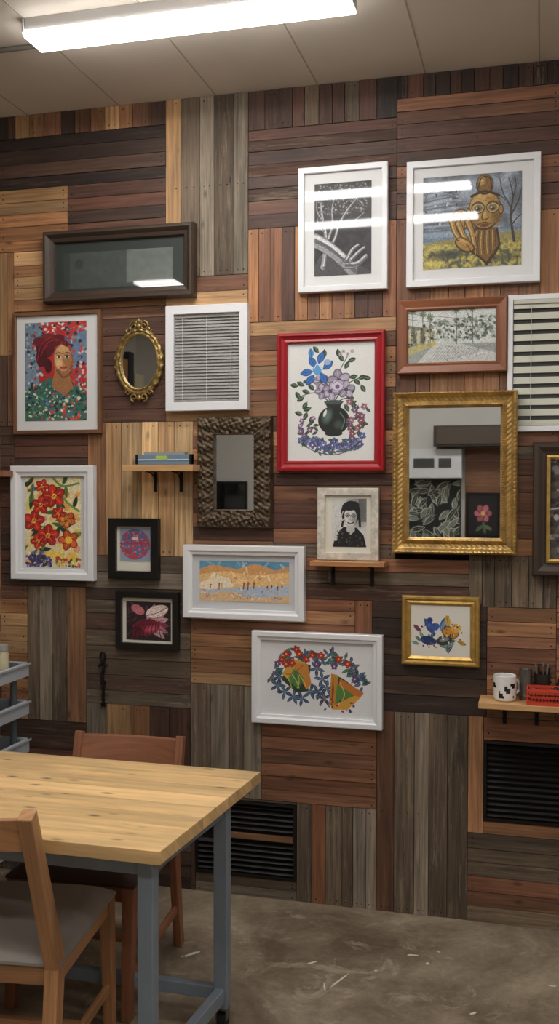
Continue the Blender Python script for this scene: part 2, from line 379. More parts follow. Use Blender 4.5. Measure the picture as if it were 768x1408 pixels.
def filler(xa,xb):
    x=xa
    while x<xb-1:
        w=min(random.uniform(38,62),xb-x); w=w if xb-x-w>15 else xb-x; z=0
        while z<331:
            hh=min(random.uniform(35,75),332-z); hh=hh if 332-z-hh>15 else 332-z
            o=random.choice('HV'); patch(x,x+w,z,z+hh,o,6,random.choice(['* dk dr','* rb orr','* tn orr','* gb gy','* dr rb','* orr rb dr'])); z+=hh
        x+=w
filler(60,260);filler(-420,-231)
cl.obj('reclaimed_wood_cladding',[wood('reclaimed_wood',rough=.6,contrast=.55,wear=.2,knots=1,low=.32,grain=(3.0,80),wcol=(190,158,124)),wood('weathered_barn_wood',rough=.75,contrast=.6,wear=.42,knots=1,low=.32,wthr=.52,grain=(3.0,90),wcol=(178,162,140)),mat('rusty_nail_head',(24,18,15),.6,metal=.3)],bevel=0)

# ------------------------------------------------------------ frames
M_art=mat('framed_print',attr=True,rough=.55,coat=1.0,coatr=.03)
M_artm=mat('matte_print',attr=True,rough=.6,coat=.25,coatr=.15)
M_white=mat('white_frame_paint',(226,227,230),.35,coat=.2)
M_board=mat('white_mat_board',(216,217,217),.6,coat=1,coatr=.03)
M_cream=mat('cream_mat_board',(218,214,200),.6,coat=.4,coatr=.1)
M_black=mat('black_frame_lacquer',(22,21,21),.35)
M_mirror=mat('mirror_glass',(238,240,240),.015,metal=1)
M_gold=mat('antique_gold_leaf',(190,156,96),.42,metal=.65,var=.35,vs=22,bump=.3,bs=90)
M_gold2=mat('bright_gold_leaf',(198,162,92),.4,metal=.65,var=.25,vs=30,bump=.2,bs=120)
M_gold3=mat('aged_gilt',(150,126,78),.42,metal=.65,var=.4,vs=30,bump=.3,bs=90)
M_bronze=mat('carved_bronze_finish',(90,75,58),.5,metal=.4,var=.5,vs=40,bump=.4,bs=120)
def frame_mesh(m,x0,x1,z0,z1,prof,y0,mi=0):
    """mitred frame; prof=list of (inset,height off wall)"""
    n=len(prof)
    sides=[((x0,z0),(x1,z0),(1,0),(-0,1)),((x1,z0),(x1,z1),(0,1),(-1,0)),((x1,z1),(x0,z1),(-1,0),(0,-1)),((x0,z1),(x0,z0),(0,-1),(1,0))]
    for (a,b_,d,nn) in sides:
        vs=[]
        for (ins,hh) in prof:
            vs.append((a[0]+(d[0]+nn[0])*ins,y0-hh,a[1]+(d[1]+nn[1])*ins))
            vs.append((b_[0]+(-d[0]+nn[0])*ins,y0-hh,b_[1]+(-d[1]+nn[1])*ins))
        fs=[(2*i,2*i+1,2*i+3,2*i+2) for i in range(n-1)]
        m.add(vs,fs,mi,None,(d[0],0,d[1]),(random.random()*9,random.random()*9))
def flatprof(w,d): return [(0,0),(0,d-.002),(.002,d),(w-.002,d),(w,d-.002),(w,.006)]
def ornate(m,x0,x1,z0,z1,w,y0,hf,nt,step,mi=0,extra=0):
    sides=[((x0,z0),(x1,z0),(1,0),(0,1)),((x1,z0),(x1,z1),(0,1),(-1,0)),((x1,z1),(x0,z1),(-1,0),(0,-1)),((x0,z1),(x0,z0),(0,-1),(1,0))]
    for (a,b_,d,nn) in sides:
        L=abs(b_[0]-a[0])+abs(b_[1]-a[1]);n=int(L/step);vs=[]
        for i in range(n+1):
            for j in range(nt+1):
                t=j/nt;ins=w*t;s_=ins+(L-2*ins)*i/n;e=min(i,n-i)/n*L;win=min(1,e/.012)
                vs.append((a[0]+d[0]*s_+nn[0]*ins,y0-hf(s_-L/2,t,win),a[1]+d[1]*s_+nn[1]*ins))
        fs=[(i*(nt+1)+j,(i+1)*(nt+1)+j,(i+1)*(nt+1)+j+1,i*(nt+1)+j+1) for i in range(n) for j in range(nt)]
        m.add(vs,fs,mi)
def wallobj(name,L,R,B,T): return empty(name,((L+R)/2,0,(B+T)/2))
Y0=-.0045
def framed(name,box,U,fwid,depth,fmat,board,cv,artmat=None,prof=None,recess=.012,lip=None):
    """box: metres (L,R,B,T). U: drawing-unit extents of the outer frame; cv: canvas in same units"""
    L,R,B,T=[t/1000 for t in box]; e=wallobj(name,L,R,B,T)
    m=MB(); frame_mesh(m,L,R,B,T,prof or flatprof(fwid,depth),Y0)
    m.obj('frame',[fmat],e,smooth=False)
    if lip:
        m=MB();i=fwid-.001;frame_mesh(m,L+i,R-i,B+i,T-i,[(0,.004),(0,depth-.003),(lip[0]*.5,depth-.001),(lip[0],depth-.004),(lip[0],.004)],Y0);m.obj('inner_lip',[lip[1]],e)
    yb=Y0-depth+recess
    m=MB();i=fwid-.004;m.box((L+i,yb,B+i),(R-i,Y0,T-i),0);m.obj('mat_board',[board],e)
    sx=(R-L)/(U[2]-U[0]);sz=(T-B)/(U[3]-U[1]);a=cv.r
    x0,x1,z0,z1=L+(a[0]-U[0])*sx,L+(a[2]-U[0])*sx,T-(a[3]-U[1])*sz,T-(a[1]-U[1])*sz
    cv.obj('artwork',x0,x1,z0,z1,yb-.0012,artmat or M_art,e)
    return e

# --- dark shadow box
c=Cv(92,346,242,396,(66,74,70),k=1);c.rect(180,346,242,390,(98,106,101));c.rect(92,346,100,396,(52,60,56));c.line([(118,346),(118,396)],.8,(60,66,62));c.ell(114,362,6,7,(50,58,55));c.noise(.06,6)  # lighter right-hand rectangle: window-like reflection in the glass, painted into the panel
wd=wood('dark_walnut_frame',(66,52,42),.45,contrast=.35)
framed('shadow_box_frame',(-2074,-1390,2492,2795),(66,316,272,415),.048,.055,wd,mat('dark_green_mat',(44,52,49),.5,coat=1,coatr=.02),c,
  prof=[(0,0),(0,.045),(.006,.055),(.016,.055),(.03,.04),(.044,.036),(.048,.03),(.048,.006)],recess=.035)

# --- portrait of a woman
c=Cv(38,444,122,579,(178,46,46),k=2.4);c.rect(38,444,62,492,(112,132,150));c.poly([(38,492),(54,478),(58,530),(38,545)],(120,140,158))
c.poly([(98,470),(122,452),(122,500),(106,506)],(104,130,160));c.poly([(84,444),(122,444),(122,456),(96,466)],(190,60,54))
c.specks(90,38,446,66,530,2.0,[(60,90,120),(190,196,200),(190,50,45),(40,60,60),(150,164,176)],2)
c.specks(110,92,446,122,540,2.0,[(70,110,140),(210,60,50),(226,186,176),(60,40,50),(120,150,160)],3)
c.specks(40,56,444,100,460,2.0,[(226,210,200),(210,60,50),(110,140,160),(60,50,60)],13)
c.poly([(38,540),(70,520),(100,524),(122,545),(122,579),(38,579)],(58,104,92))
c.specks(300,38,526,122,579,1.7,[(40,80,70),(150,184,150),(196,60,60),(218,210,190),(30,50,70),(90,144,120),(30,44,50)],4)
c.poly([(80,506),(97,512),(104,534),(92,546),(74,532)],(160,112,72));c.curve([(82,510),(90,520),(98,516)],3,(124,80,50))
c.ell(90,494,12.5,18.5,(120,60,40),-6);c.ell(90,494,12,18,(196,150,100),-6);c.soft(98,500,8,16,(150,100,60),-6,.8);c.soft(84,500,7,10,(232,196,144),0,.8);c.soft(90,480,10,7,(224,184,130),0,.6)
HR=(88,22,34)
c.ell(66,478,13,15,HR);c.ell(78,470,15,8,(98,24,36),-20);c.ell(61,492,8,13,(78,16,26));c.ell(94,474,4.5,3.5,(84,18,30),40);c.ell(70,504,5,10,(70,16,26));c.ell(56,470,7,6,(110,28,40));c.ell(70,464,8,5,(120,30,42))
for i in range(8): c.curve([(55+i*2,496-i*3),(60+i*3,476-i),(74+i*3,465+i),(88+i,471+i)],.8,[(168,52,56),(54,10,20),(140,36,44)][i%3])
for x in(84.5,95.5): c.ell(x,492,3.2,1.3,(236,226,206));c.ell(x,492,1.5,1.4,(30,20,20));c.curve([(x-4,490.5),(x,489.8),(x+4,491)],.8,(50,20,20));c.curve([(x-4,487.5),(x,486),(x+4,487.5)],1,(60,25,25))
c.line([(90.5,492),(92,501),(89,502)],.8,(150,100,62));c.curve([(86,507),(90.5,505.5),(95,507)],1.8,(170,44,46));c.ell(90.5,508,3.2,1.3,(196,66,66))
c.specks(40,66,540,112,579,2.2,[(200,70,60),(60,120,150),(220,214,196)],8)
c.noise(.14,2);framed('framed_woman_portrait',(-2232,-1816,1933,2459),(22,430,142,597),.016,.025,wood('brown_oak_frame',(122,84,58),.45),M_board,c)

# --- b/w tree and hand print
c=Cv(434,253,512,380,(46,46,49),k=2.4);g=c.noise(0,14,5,m=1);c.a*= (.7+.6*g[...,None])
c.specks(480,438,256,506,296,1.2,[(110,110,112),(150,150,152),(56,56,58),(84,84,86),(40,40,42)],5)
c.poly([(434,366),(442,352),(454,348),(512,376),(512,380),(434,380)],(70,70,72))
for p,w,w2 in(([(446,368),(450,340),(449,320),(445,300),(442,280)],7,1.6),([(452,345),(462,330),(468,310),(480,290),(492,276)],5,1.2),([(453,330),(459,310),(458,290),(462,268)],4,.8),([(434,330),(448,338),(468,354),(486,374)],19,15),([(476,366),(492,366),(504,356)],10,5),([(478,360),(486,346),(494,340)],6,3.4),([(484,360),(494,350),(502,344)],6,3),([(446,305),(438,292),(437,276)],2.4,.8),([(468,312),(486,308),(502,296)],2.4,.8),([(446,318),(440,310),(438,300)],1.8,.6)):
    c.curve(p,w+1.4,(40,40,42),w2+.6);c.curve(p,w,(142,142,145),w2);c.curve([(a+w*.2,b+1) for a,b in p],w*.4,(92,92,96),w2*.4);c.curve([(a+w*.1,b-w*.24) for a,b in p],w*.25,(200,200,202),w2*.25)
for i in range(5): c.curve([(440+i*3,332+i*2),(458+i*3,342+i*3),(478+i*3,366+i)],.6,(84,84,88))
c.noise(.2,2,6);framed('framed_charcoal_tree_print',(-952,-591,2485,2982),(412,230,534,402),.024,.03,M_white,M_board,c)

# --- ochre figure painting
c=Cv(583,242,718,369,(128,138,150),k=2.4);g=c.noise(0,26,9,m=1);c.a*=(.6+.7*g[...,None])
for i in range(20):
    x=585+i*4;c.curve([(583,256+i*3.4),(x+6,250+i*3.6),(x+24,258+i*2.6)],2.2,[(56,62,74),(172,182,194),(92,102,116)][i%3],1,.55)
c.specks(40,585,250,640,310,3,[(60,64,76),(176,186,196),(106,116,130)],21,.4)
c.rect(583,316,718,332,(96,114,132),.7);c.soft(640,322,90,6,(150,168,184),0,.8)
c.poly([(583,334),(640,326),(718,322),(718,369),(583,369)],(140,132,84));g=c.noise(0,7,11,m=1)
c.put((c.Y>334)&(g>.62),(190,172,88),.8);c.put((c.Y>338)&(g<.36),(70,76,62),.8);c.soft(618,350,34,8,(52,58,54),-4,.9);c.soft(694,358,26,7,(78,80,64),0,.8);c.soft(598,362,22,6,(206,190,96),0,.9);c.soft(600,340,20,5,(190,176,90),0,.9)
for p,w in(([(708,336),(703,300),(706,275),(700,250)],4),([(704,300),(714,280),(718,262)],2.5),([(703,290),(692,268),(688,248)],2),([(704,315),(712,305),(718,300)],2),([(705,280),(710,262),(708,246)],1.6),([(696,280),(688,272)],1)): c.curve(p,w,(66,60,58),.8)
OC=(156,120,62);OD=(60,43,24);OL=(200,168,102);OM=(116,86,44)
c.poly([(654,316),(686,316),(690,340),(684,352),(672,368),(660,356),(650,350)],OD);c.poly([(656,318),(683,318),(687,340),(680,350),(671,362),(662,354),(653,348)],OM)
for i in range(8): c.curve([(657+i*3.6,320),(655+i*4,335),(656+i*4,352)],1,OD if i%2 else OL,.6)
c.ell(668,292,22.5,27,OD);c.ell(668,291,21,25.5,OC);c.soft(660,282,14,14,OL,0,.8);c.soft(684,300,9,18,OM,0,1);c.soft(654,304,8,14,OM,0,.8);c.soft(668,270,14,6,OL,0,.7)
c.ell(668,257,12,14,OD);c.ell(668,256,10.5,12.5,OM);c.soft(664,252,6,8,OL,0,.8);c.curve([(659,262),(664,247),(675,249),(677,262)],1.4,OD);c.curve([(650,272),(668,266),(687,273)],3.4,OD)
for x in(659,679): c.ell(x,288,9,8.4,OD);c.ell(x,288,7.8,7.2,(176,154,106));c.ell(x,289,6,4.6,(116,100,66));c.ell(x,290,2.6,2.4,(50,44,30));c.curve([(x-8,285),(x,281.5),(x+8,285)],1.2,OD);c.ell(x-1.6,288.5,1,1,(226,216,186))
c.curve([(668,290),(664,302),(669,305),(674,302)],1.2,OD);c.soft(668,298,3,7,OL,0,.9);c.curve([(659,311),(668,308.5),(677,311)],1.2,OD);c.ell(668,312.5,6.5,2.4,(104,60,32));c.curve([(661,316),(668,318),(676,316)],.8,OD)
c.ell(690,292,3.5,7,OD);c.ell(690,292,2.4,5.6,OC);c.ell(646,294,3.5,7,OD);c.ell(646,294,2.4,5.6,OC)
c.ell(634,304,14,16,OD,20);c.ell(634,304,12.6,14.6,OC,20);c.soft(630,298,9,9,OL,0,.8)
for i in range(4): c.curve([(625+i*6,293),(629+i*6,302),(628+i*6,316)],1.1,OD)
for p in([(622,300),(628,320),(639,334)],[(632,308),(639,324),(648,338)],[(645,306),(651,322),(655,342)]): c.curve(p,9,OD,6.5);c.curve(p,7,OC,4.8);c.curve([(a-1,b) for a,b in p],2,OL,1)
c.ell(641,338,15,9,OD,32);c.ell(641,337,13.6,7.6,OC,32);c.curve([(630,330),(644,338),(650,348)],1.2,OD);c.curve([(634,326),(648,334),(654,344)],1,OD);c.soft(638,333,8,4,OL,32,.8)
c.noise(.2,2,3);framed('framed_ochre_figure_painting',(-517,-11,2485,2971),(560,219,743,393),.026,.03,M_white,M_board,c)

# --- street landscape
c=Cv(560,425,682,499,(200,204,202),k=2.3)
c.poly([(560,480),(600,472),(682,474),(682,499),(560,499)],(150,156,154));c.poly([(600,472),(622,470),(682,488),(682,499),(575,499)],(190,193,190))
for i in range(300):
    x=rng.uniform(592,682);y=(440+abs(x-625)*-.08+rng.uniform(0,30));c.ell(x,y,rng.uniform(1,3.2),rng.uniform(.8,2.2),[(74,86,74),(110,124,108),(150,162,148),(54,62,56),(170,178,168)][rng.randint(5)],rng.uniform(0,90),.8)
c.poly([(560,446),(592,452),(592,474),(560,478)],(128,128,110));c.specks(110,560,448,600,478,2.0,[(84,88,72),(176,160,90),(196,192,160),(58,62,58),(140,140,126)],3)
for i in range(5): c.rect(562+i*6,452+i,566+i*6,472,[(200,198,176),(90,92,84)][i%2],.8)
for x,y in((568,428),(582,432),(592,436),(628,428),(650,426)):
    c.line([(x+1,474),(x,y)],1,(92,88,72));
    for a in range(0,360,40): c.leaf(x,y,6,a,1.8,(92,112,80),al=.9)
c.poly([(560,478),(598,470),(604,473),(560,490)],(186,176,110),.8);c.line([(560,430),(682,446)],.6,(96,98,96));c.line([(560,438),(682,456)],.6,(96,98,96));c.line([(640,425),(660,470)],1,(96,100,96))
for i in range(16): c.line([(590+i*4,499-i*.6),(606+i*4.4,477)],.7,(110,116,116),al=.6)
c.specks(40,610,476,682,498,2,[(120,126,126),(210,212,210)],6,.3);c.noise(.14,2,4);framed('framed_street_landscape',(-552,-131,2149,2436),(547,412,697,514),.042,.03,wood('cherry_wood_frame',(146,92,64),.4,contrast=.3),M_cream,c,
  prof=[(0,0),(0,.026),(.004,.03),(.03,.022),(.036,.024),(.042,.018),(.042,.006)],recess=.018)

# --- red framed vase of flowers
c=Cv(397,471,517,634,(222,223,221),k=2.3)
GD=(40,56,46);GL=(104,130,96)
stems=[([(460,555),(452,530),(440,505)],),([(460,555),(465,520),(480,490)],),([(460,555),(478,530),(498,520)],),([(458,555),(436,540),(412,545)],),([(462,555),(480,548),(496,562)],),([(460,555),(448,520),(430,520)],)]
for s_ in stems: c.curve(s_[0],1.4,GD,.9)
for x,y,a in((428,540,200),(420,545,150),(414,548,240),(424,552,120),(434,536,225),(476,508,-60),(480,498,-20),(474,498,-120),(482,520,-10),(488,522,40),(494,522,-20),(498,530,60),(488,530,100),(420,530,210),(430,524,180),(448,492,-90),(440,485,-130),(478,545,20),(486,552,70),(476,556,60),(430,560,160),(424,566,110),(418,570,200),(432,572,100),(412,530,190),(468,492,-100),(500,520,10)):
    c.leaf(x,y,12,a,6.5,GD);c.leaf(x+.5,y-.3,11,a+4,2.6,(78,104,78),GL)
for x,y in((480,488),(474,484),(486,484),(470,488)): c.ell(x,y,2.4,2.4,(120,120,124));c.ell(x,y,1.8,1.8,(206,206,206));c.ell(x,y,1,1,(150,90,90))
for x,y,r in((443,524,9),(468,524,13),(456,538,11),(478,536,10),(446,538,9)):
    c.flower(x,y,r*1.15,5,(178,168,190),(84,74,96),rot=r*20,out=(84,76,98))
    for i in range(5):
        a=math.radians(r*20+i*72);c.line([(x+r*.3*math.cos(a),y+r*.3*math.sin(a)),(x+r*.95*math.cos(a),y+r*.95*math.sin(a))],.7,(214,208,222))
c.ell(466,530,8,7,(206,198,214));c.ell(466,532,3,3,(110,94,130));c.curve([(460,528),(466,524),(473,529)],.9,(110,100,130))
for x,y,a in((436,505,-120),(432,510,170),(440,500,-70),(446,508,-40),(434,515,130),(442,512,60)): c.leaf(x,y,18,a,10,(22,52,104));c.leaf(x,y,17,a,8,(52,112,188),(20,50,110))
c.ell(438,508,6,7,(90,156,214));c.leaf(430,492,14,-95,8,(70,136,200),(30,60,120));c.ell(452,498,5,4,(150,180,206));c.curve([(434,506),(438,500),(444,507)],1,(220,232,240))
c.poly([(448,552),(474,552),(470,560),(452,560)],(30,38,36));c.ell(461,553,13,3,(70,80,76));c.ell(461,578,21.5,19.5,(20,27,26));c.ell(461,596,12,4,(22,30,28));c.soft(452,572,9,14,(104,128,116),20,.9);c.soft(468,584,9,8,(60,84,76),0,.9);c.ell(449,568,2,5,(220,226,222),20);c.curve([(470,568),(476,578),(472,590)],1.6,(96,112,108))
for i in range(16):
    x=rng.uniform(482,504);y=rng.uniform(550,604);c.leaf(x+2,y+2,9,i*50,4,GD,GL);c.flower(x,y,4.4,5,[(150,80,104),(124,100,150),(176,120,140)][i%3],(230,210,160),rot=i*30,out=(80,44,70))
for i in range(16):
    x=rng.uniform(414,436);y=rng.uniform(574,600);c.leaf(x,y,9,i*47,4,GD,GL)
for i in range(6): c.flower(rng.uniform(414,434),rng.uniform(575,600),3.6,5,(150,100,160),(230,220,220),rot=i*20)
for i in range(28):
    t=i/27;x=416+t*84;y=604+8*math.sin(t*math.pi)+rng.uniform(-5,6);c.leaf(x,y,10,i*61,4.4,(44,70,64),GL);c.flower(x,y,5,5,[(96,116,176),(140,148,200),(110,100,160)][i%3],(226,226,240),rot=i*17,out=(44,50,92))
c.curve([(416,610),(440,622),(470,624),(500,606)],1.1,GD)
for i in range(9): c.leaf(440+i*6,620,8,60-i*12,3.5,(80,100,110))
c.noise(.02,2,7)
RP=[(0,0),(0,.03),(.004,.037),(.012,.038),(.018,.03),(.028,.027),(.036,.03),(.042,.024),(.042,.006)]
framed('red_framed_flower_vase_print',(-1038,-599,1768,2325),(383,457,531,648),.042,.038,mat('red_frame_lacquer',(156,26,36),.3,coat=.4),M_board,c,prof=RP,recess=.024)

# --- tropical flowers, white frame
c=Cv(38,656,115,780,(228,212,170),k=2.3)
c.specks(110,40,664,114,778,5,[(236,206,120),(232,204,130),(226,170,90),(226,160,140),(236,222,180),(214,200,110)],6)
for i in range(44): c.leaf(rng.uniform(40,110),rng.uniform(658,772),18,rng.uniform(0,360),6,[(84,118,60),(40,62,48),(140,150,70),(104,124,140),(60,90,54)][i%5],(30,44,36))
c.curve([(78,658),(90,668),(112,664)],3,(104,140,80));c.curve([(84,672),(96,690),(112,702)],3,(120,150,80))
for x,y,r in((78,682,15),(50,716,14),(98,742,13),(70,736,14),(60,694,12),(96,714,11),(56,744,10),(62,668,9),(84,706,9)):
    c.flower(x,y,r,5,(206,48,36) if (x+y)%3 else (222,100,50),(250,200,70),rot=x*7,out=(112,22,24))
    for i in range(5): a=math.radians(x*7+i*72);c.line([(x,y),(x+r*.8*math.cos(a),y+r*.8*math.sin(a))],.7,(244,130,70))
    for i in range(4): c.ell(x+i*2-3,y-1+(i%2)*2,.9,.9,(50,20,20))
c.ell(98,742,5,5,(240,190,60));c.ell(78,764,14,6,(242,206,90));c.ell(102,766,8,7,(236,190,80));c.flower(94,716,8,5,(232,150,60),(120,60,30),out=(150,70,30))
c.specks(90,40,764,74,779,2,[(84,66,130),(60,50,110),(120,110,160),(40,60,60)],7);c.specks(50,78,766,114,779,2.2,[(84,90,60),(220,190,90),(200,70,50),(226,214,170)],9)
c.noise(.12,2,4);WP=lambda w,d:[(0,0),(0,d),(.003,d+.002),(w*.55,d+.002),(w*.75,d-.004),(w,d-.006),(w,.006)]
framed('framed_tropical_flower_print',(-2240,-1847,1301,1795),(20,640,134,797),.045,.036,M_white,mat('pale_grey_mat',(206,209,214),.6,coat=.4),c,artmat=M_artm,prof=WP(.045,.034),recess=.02)

# --- small black frames
c=Cv(167,725,210,772,(186,180,180),k=3);c.rect(168,726,209,771,(142,152,172))
c.ell(188,748,20,21,(84,106,150));q_=np.random.RandomState(5)
for i in range(190):
    a=q_.uniform(0,6.28);r=20*math.sqrt(q_.rand());c.ell(188+r*math.cos(a),748+r*math.sin(a),q_.uniform(.8,2.4),q_.uniform(.7,1.6),[(190,58,62),(176,50,56),(60,96,150),(190,130,130),(190,60,66)][i%5],q_.uniform(0,180))
c.line([(170,747),(206,747)],2.4,(176,50,58));c.ell(188,740,4.5,2.4,(214,196,190));c.curve([(174,758),(188,766),(202,758)],1.6,(190,60,66))
framed('black_framed_red_blue_print',(-1781,-1554,1313,1571),(153,712,221,796),.034,.03,M_black,M_cream,c,artmat=M_artm,recess=.018)
c=Cv(176,827,237,880,(44,28,34),k=2.8);c.specks(50,176,827,237,880,4,[(60,34,44),(34,22,28),(80,50,56),(56,60,58)],3,.5)
for i in range(7): c.leaf(205,858,30,-70+i*18,10,[(190,150,150),(130,56,76),(170,110,120)][i%3],(90,40,56))
c.ell(218,840,16,8,(222,204,196),-20);c.curve([(204,846),(218,842),(232,834)],1.2,(150,110,112));c.ell(192,838,10,6,(186,110,118),30);c.ell(203,862,19,11,(116,30,50),-10);c.soft(210,864,12,6,(190,80,100),-15);c.ell(190,869,8,8,(84,20,36))
for i in range(8): c.curve([(182+i*6,878),(186+i*5,864),(200+i*3,852)],1,(40,16,26),.6)
c.noise(.25,2);framed('black_framed_crimson_flower_print',(-1748,-1466,1017,1261),(163,813,248,892),.026,.03,M_black,M_cream,c,artmat=M_artm,recess=.018)

# --- desert panorama
c=Cv(277,771,400,827,(222,186,136),k=2.2);c.rect(277,771,400,784,(96,148,178));c.specks(16,277,772,400,780,6,[(136,174,194),(84,138,170),(180,194,200)],2,.2)
for p,cc in(([(277,783),(292,777),(300,777),(330,782),(352,774),(366,777),(380,783),(400,777),(400,800),(277,800)],(208,154,98)),([(277,790),(310,785),(350,790),(400,785),(400,806),(277,808)],(230,188,130)),([(277,802),(289,796),(297,786),(306,792),(318,794),(326,806),(300,812),(277,810)],(236,220,194)),([(277,812),(330,807),(400,803),(400,827),(277,827)],(176,188,204)),([(277,817),(320,812),(350,821),(400,817),(400,827),(277,827)],(216,182,140))): c.poly(p,cc)
c.specks(60,280,782,398,806,4,[(236,200,148),(200,144,94),(220,176,124),(242,222,190)],8,.25)
for x in(292,304,338,344,352,370,376,384,390): c.line([(x,806+(x%5)),(x+.5,800+(x%7))],1.5,(110,66,58));c.ell(x+.5,799+(x%7),.9,.9,(70,44,40))
c.specks(60,280,806,398,824,2.6,[(206,140,110),(150,170,190),(236,218,200),(120,140,170)],3,.3);c.noise(.1,2)
framed('white_framed_desert_panorama',(-1442,-923,1159,1464),(255,749,421,851),.04,.036,M_white,mat('grey_white_mat',(198,200,205),.6,coat=.4),c,artmat=M_artm,prof=WP(.04,.034),recess=.02)

# --- botanical wreath with trumpets
c=Cv(360,880,516,988,(220,220,222),k=2.4)
NV=(34,50,78);q_=np.random.RandomState(12)
arc=[(376,934),(384,916),(394,904),(408,898),(424,900),(440,904),(456,902),(470,904),(484,912),(494,926),(500,940)]
for i in range(100):
    t=q_.uniform(0,len(arc)-1.01);k=int(t);u=t-k;x=arc[k][0]*(1-u)+arc[k+1][0]*u+q_.uniform(-3,3);y=arc[k][1]*(1-u)+arc[k+1][1]*u+q_.uniform(-5,5)
    c.leaf(x,y,q_.uniform(8,14),q_.uniform(0,360),4.2,[NV,(44,84,58),(92,60,104),(44,82,118),(60,100,62)][i%5],(120,150,140))
for x,y in((386,932),(384,944),(394,952),(406,958),(418,960),(440,950),(448,958),(438,918),(446,932),(494,926),(430,950),(452,944)):
    for k in range(5): c.leaf(x,y,12,k*72+x*3,4.4,NV if k%2 else (54,82,112),(120,140,160))
c.poly([(402,906),(430,914),(426,950),(410,952),(390,936)],(40,62,44));c.poly([(390,928),(404,906),(424,911),(400,936)],(200,152,58));c.poly([(404,911),(426,913),(431,940),(424,948)],(196,128,54));c.poly([(408,918),(422,934),(412,947),(398,936)],(80,132,76));c.curve([(404,916),(414,932),(412,946)],1,(224,200,110));c.curve([(396,928),(406,926),(420,914)],1,(150,80,40))
c.poly([(460,924),(474,930),(500,948),(480,970),(458,971)],(40,66,46));c.poly([(458,924),(468,926),(464,968),(455,968)],(190,132,54));c.poly([(470,930),(502,948),(496,956),(468,940)],(190,112,48));c.poly([(466,938),(490,952),(472,966),(463,966)],(86,128,64));c.poly([(463,966),(490,952),(498,954),(480,972),(458,973)],(208,152,62));c.curve([(470,936),(476,952),(468,966)],1,(226,200,110))
for i in range(5): c.curve([(461,930+i*2),(459+i*.6,948),(459,966)],.6,(130,70,36));c.curve([(398+i*3,912+i*3),(408+i*2,924+i*2),(406+i*3,944)],.6,(50,84,50))
for x in(400,410,420): c.curve([(x-6,928),(x,936),(x+4,946)],.9,(232,200,96))
for x,y in((396,900),(404,912),(414,899),(424,906),(396,914),(444,900),(468,904),(480,910),(410,893),(432,900),(390,908)): c.flower(x,y,5,5,(196,52,42),(236,170,70),rot=x*5,out=(104,26,28))
for x,y in((438,912),(462,914),(490,930),(384,914)): c.flower(x,y,4.4,5,(116,70,124),(220,200,220),rot=x*9,out=(60,36,70))
c.curve([(432,940),(446,958),(456,970)],1.2,NV);c.specks(22,440,955,490,976,1.5,[(190,50,50),(40,60,90),(90,60,110)],4);c.noise(.02,2,3)
framed('white_framed_botanical_trumpet_print',(-1143,-604,738,1116),(349,869,527,996),.036,.036,M_white,mat('art_paper',(220,220,222),.6,coat=.4),c,artmat=M_artm,prof=WP(.036,.034),recess=.02)

# --- gold framed birds
c=Cv(567,833,646,903,(218,215,206),k=2.6)
for i in range(18): c.leaf(578+i*3,886-(i%3)*4,12,-160+i*19,4.4,[(90,120,130),(60,84,90),(110,140,110),(70,60,90)][i%4],(160,180,170))
c.leaf(600,872,27,-125,11,(34,56,120));c.leaf(600,872,25,-125,7,(60,96,170));c.leaf(606,866,24,-60,10,(50,90,160));c.leaf(606,866,20,-60,5,(110,150,200));c.ell(598,862,8,5,(56,90,160),-30);c.ell(592,852,4,3.4,(36,56,120));c.line([(590,852),(585,853)],1.2,(60,60,60));c.leaf(618,862,18,-100,8,(200,160,60),(90,70,40))
c.ell(620,868,12,8,(70,40,20),15);c.ell(620,868,11,7,(200,134,44),15);c.ell(628,862,7,6,(216,170,74));c.ell(630,860,1.2,1.2,(20,20,20));c.ell(612,879,11,6.5,(50,56,62),-15);c.ell(612,878,7,3,(130,130,120),-15);c.ell(590,880,11,6,(34,56,106),10);c.leaf(580,868,14,-140,6,(110,60,90));c.leaf(630,880,13,20,6,(180,150,70),(80,70,40));c.specks(60,576,856,636,890,1.2,[(20,24,30),(226,216,190),(180,90,40),(60,80,120)],5)
framed('gold_framed_bird_print',(-529,-227,1005,1278),(553,819,660,914),.036,.03,M_gold2,M_cream,c,artmat=M_artm,prof=[(0,0),(0,.024),(.005,.03),(.012,.03),(.018,.022),(.026,.025),(.031,.021),(.036,.018),(.036,.006)],recess=.014)

# --- shelf portrait (grey-scale photo of a person in a dark dress)
c=Cv(455,688,503,755,(206,206,203),k=3);c.soft(490,705,20,30,(110,110,110),0,.8);c.rect(492,688,503,720,(60,60,62),.5)
c.poly([(456,755),(460,738),(471,727),(489,728),(499,738),(503,755)],(24,24,26));c.poly([(476,724),(486,724),(487,732),(481,738),(475,732)],(184,184,182))
c.ell(481,707,13.5,16,(28,28,30));c.ell(480.5,713,8.8,12,(206,206,204),-4);c.soft(486,715,5,10,(120,120,120),0,.8);c.ell(481,698,12,6.5,(30,30,32),-8);c.curve([(470,702),(471,714),(469,726)],3,(26,26,28));c.curve([(492,702),(493,714),(494,726)],3,(26,26,28))
for x in(476.6,485): c.ell(x,711.2,3,2.4,(30,30,30));c.ell(x,711.2,2.2,1.7,(170,170,168));c.ell(x,711.4,1.1,.8,(20,20,20))
c.line([(479,711),(482,711)],.6,(30,30,30));c.line([(481,712),(480,717),(482,718)],.6,(110,110,110));c.curve([(477,721),(481,722.5),(485,720.6)],1.5,(40,40,42))
c.curve([(460,744),(462,730),(466,718)],5,(196,196,194),4)
for a in(-112,-98,-84,-70): t=math.radians(a);c.line([(466,718),(466+13*math.cos(t),718+13*math.sin(t))],1.8,(206,206,204),1.1)
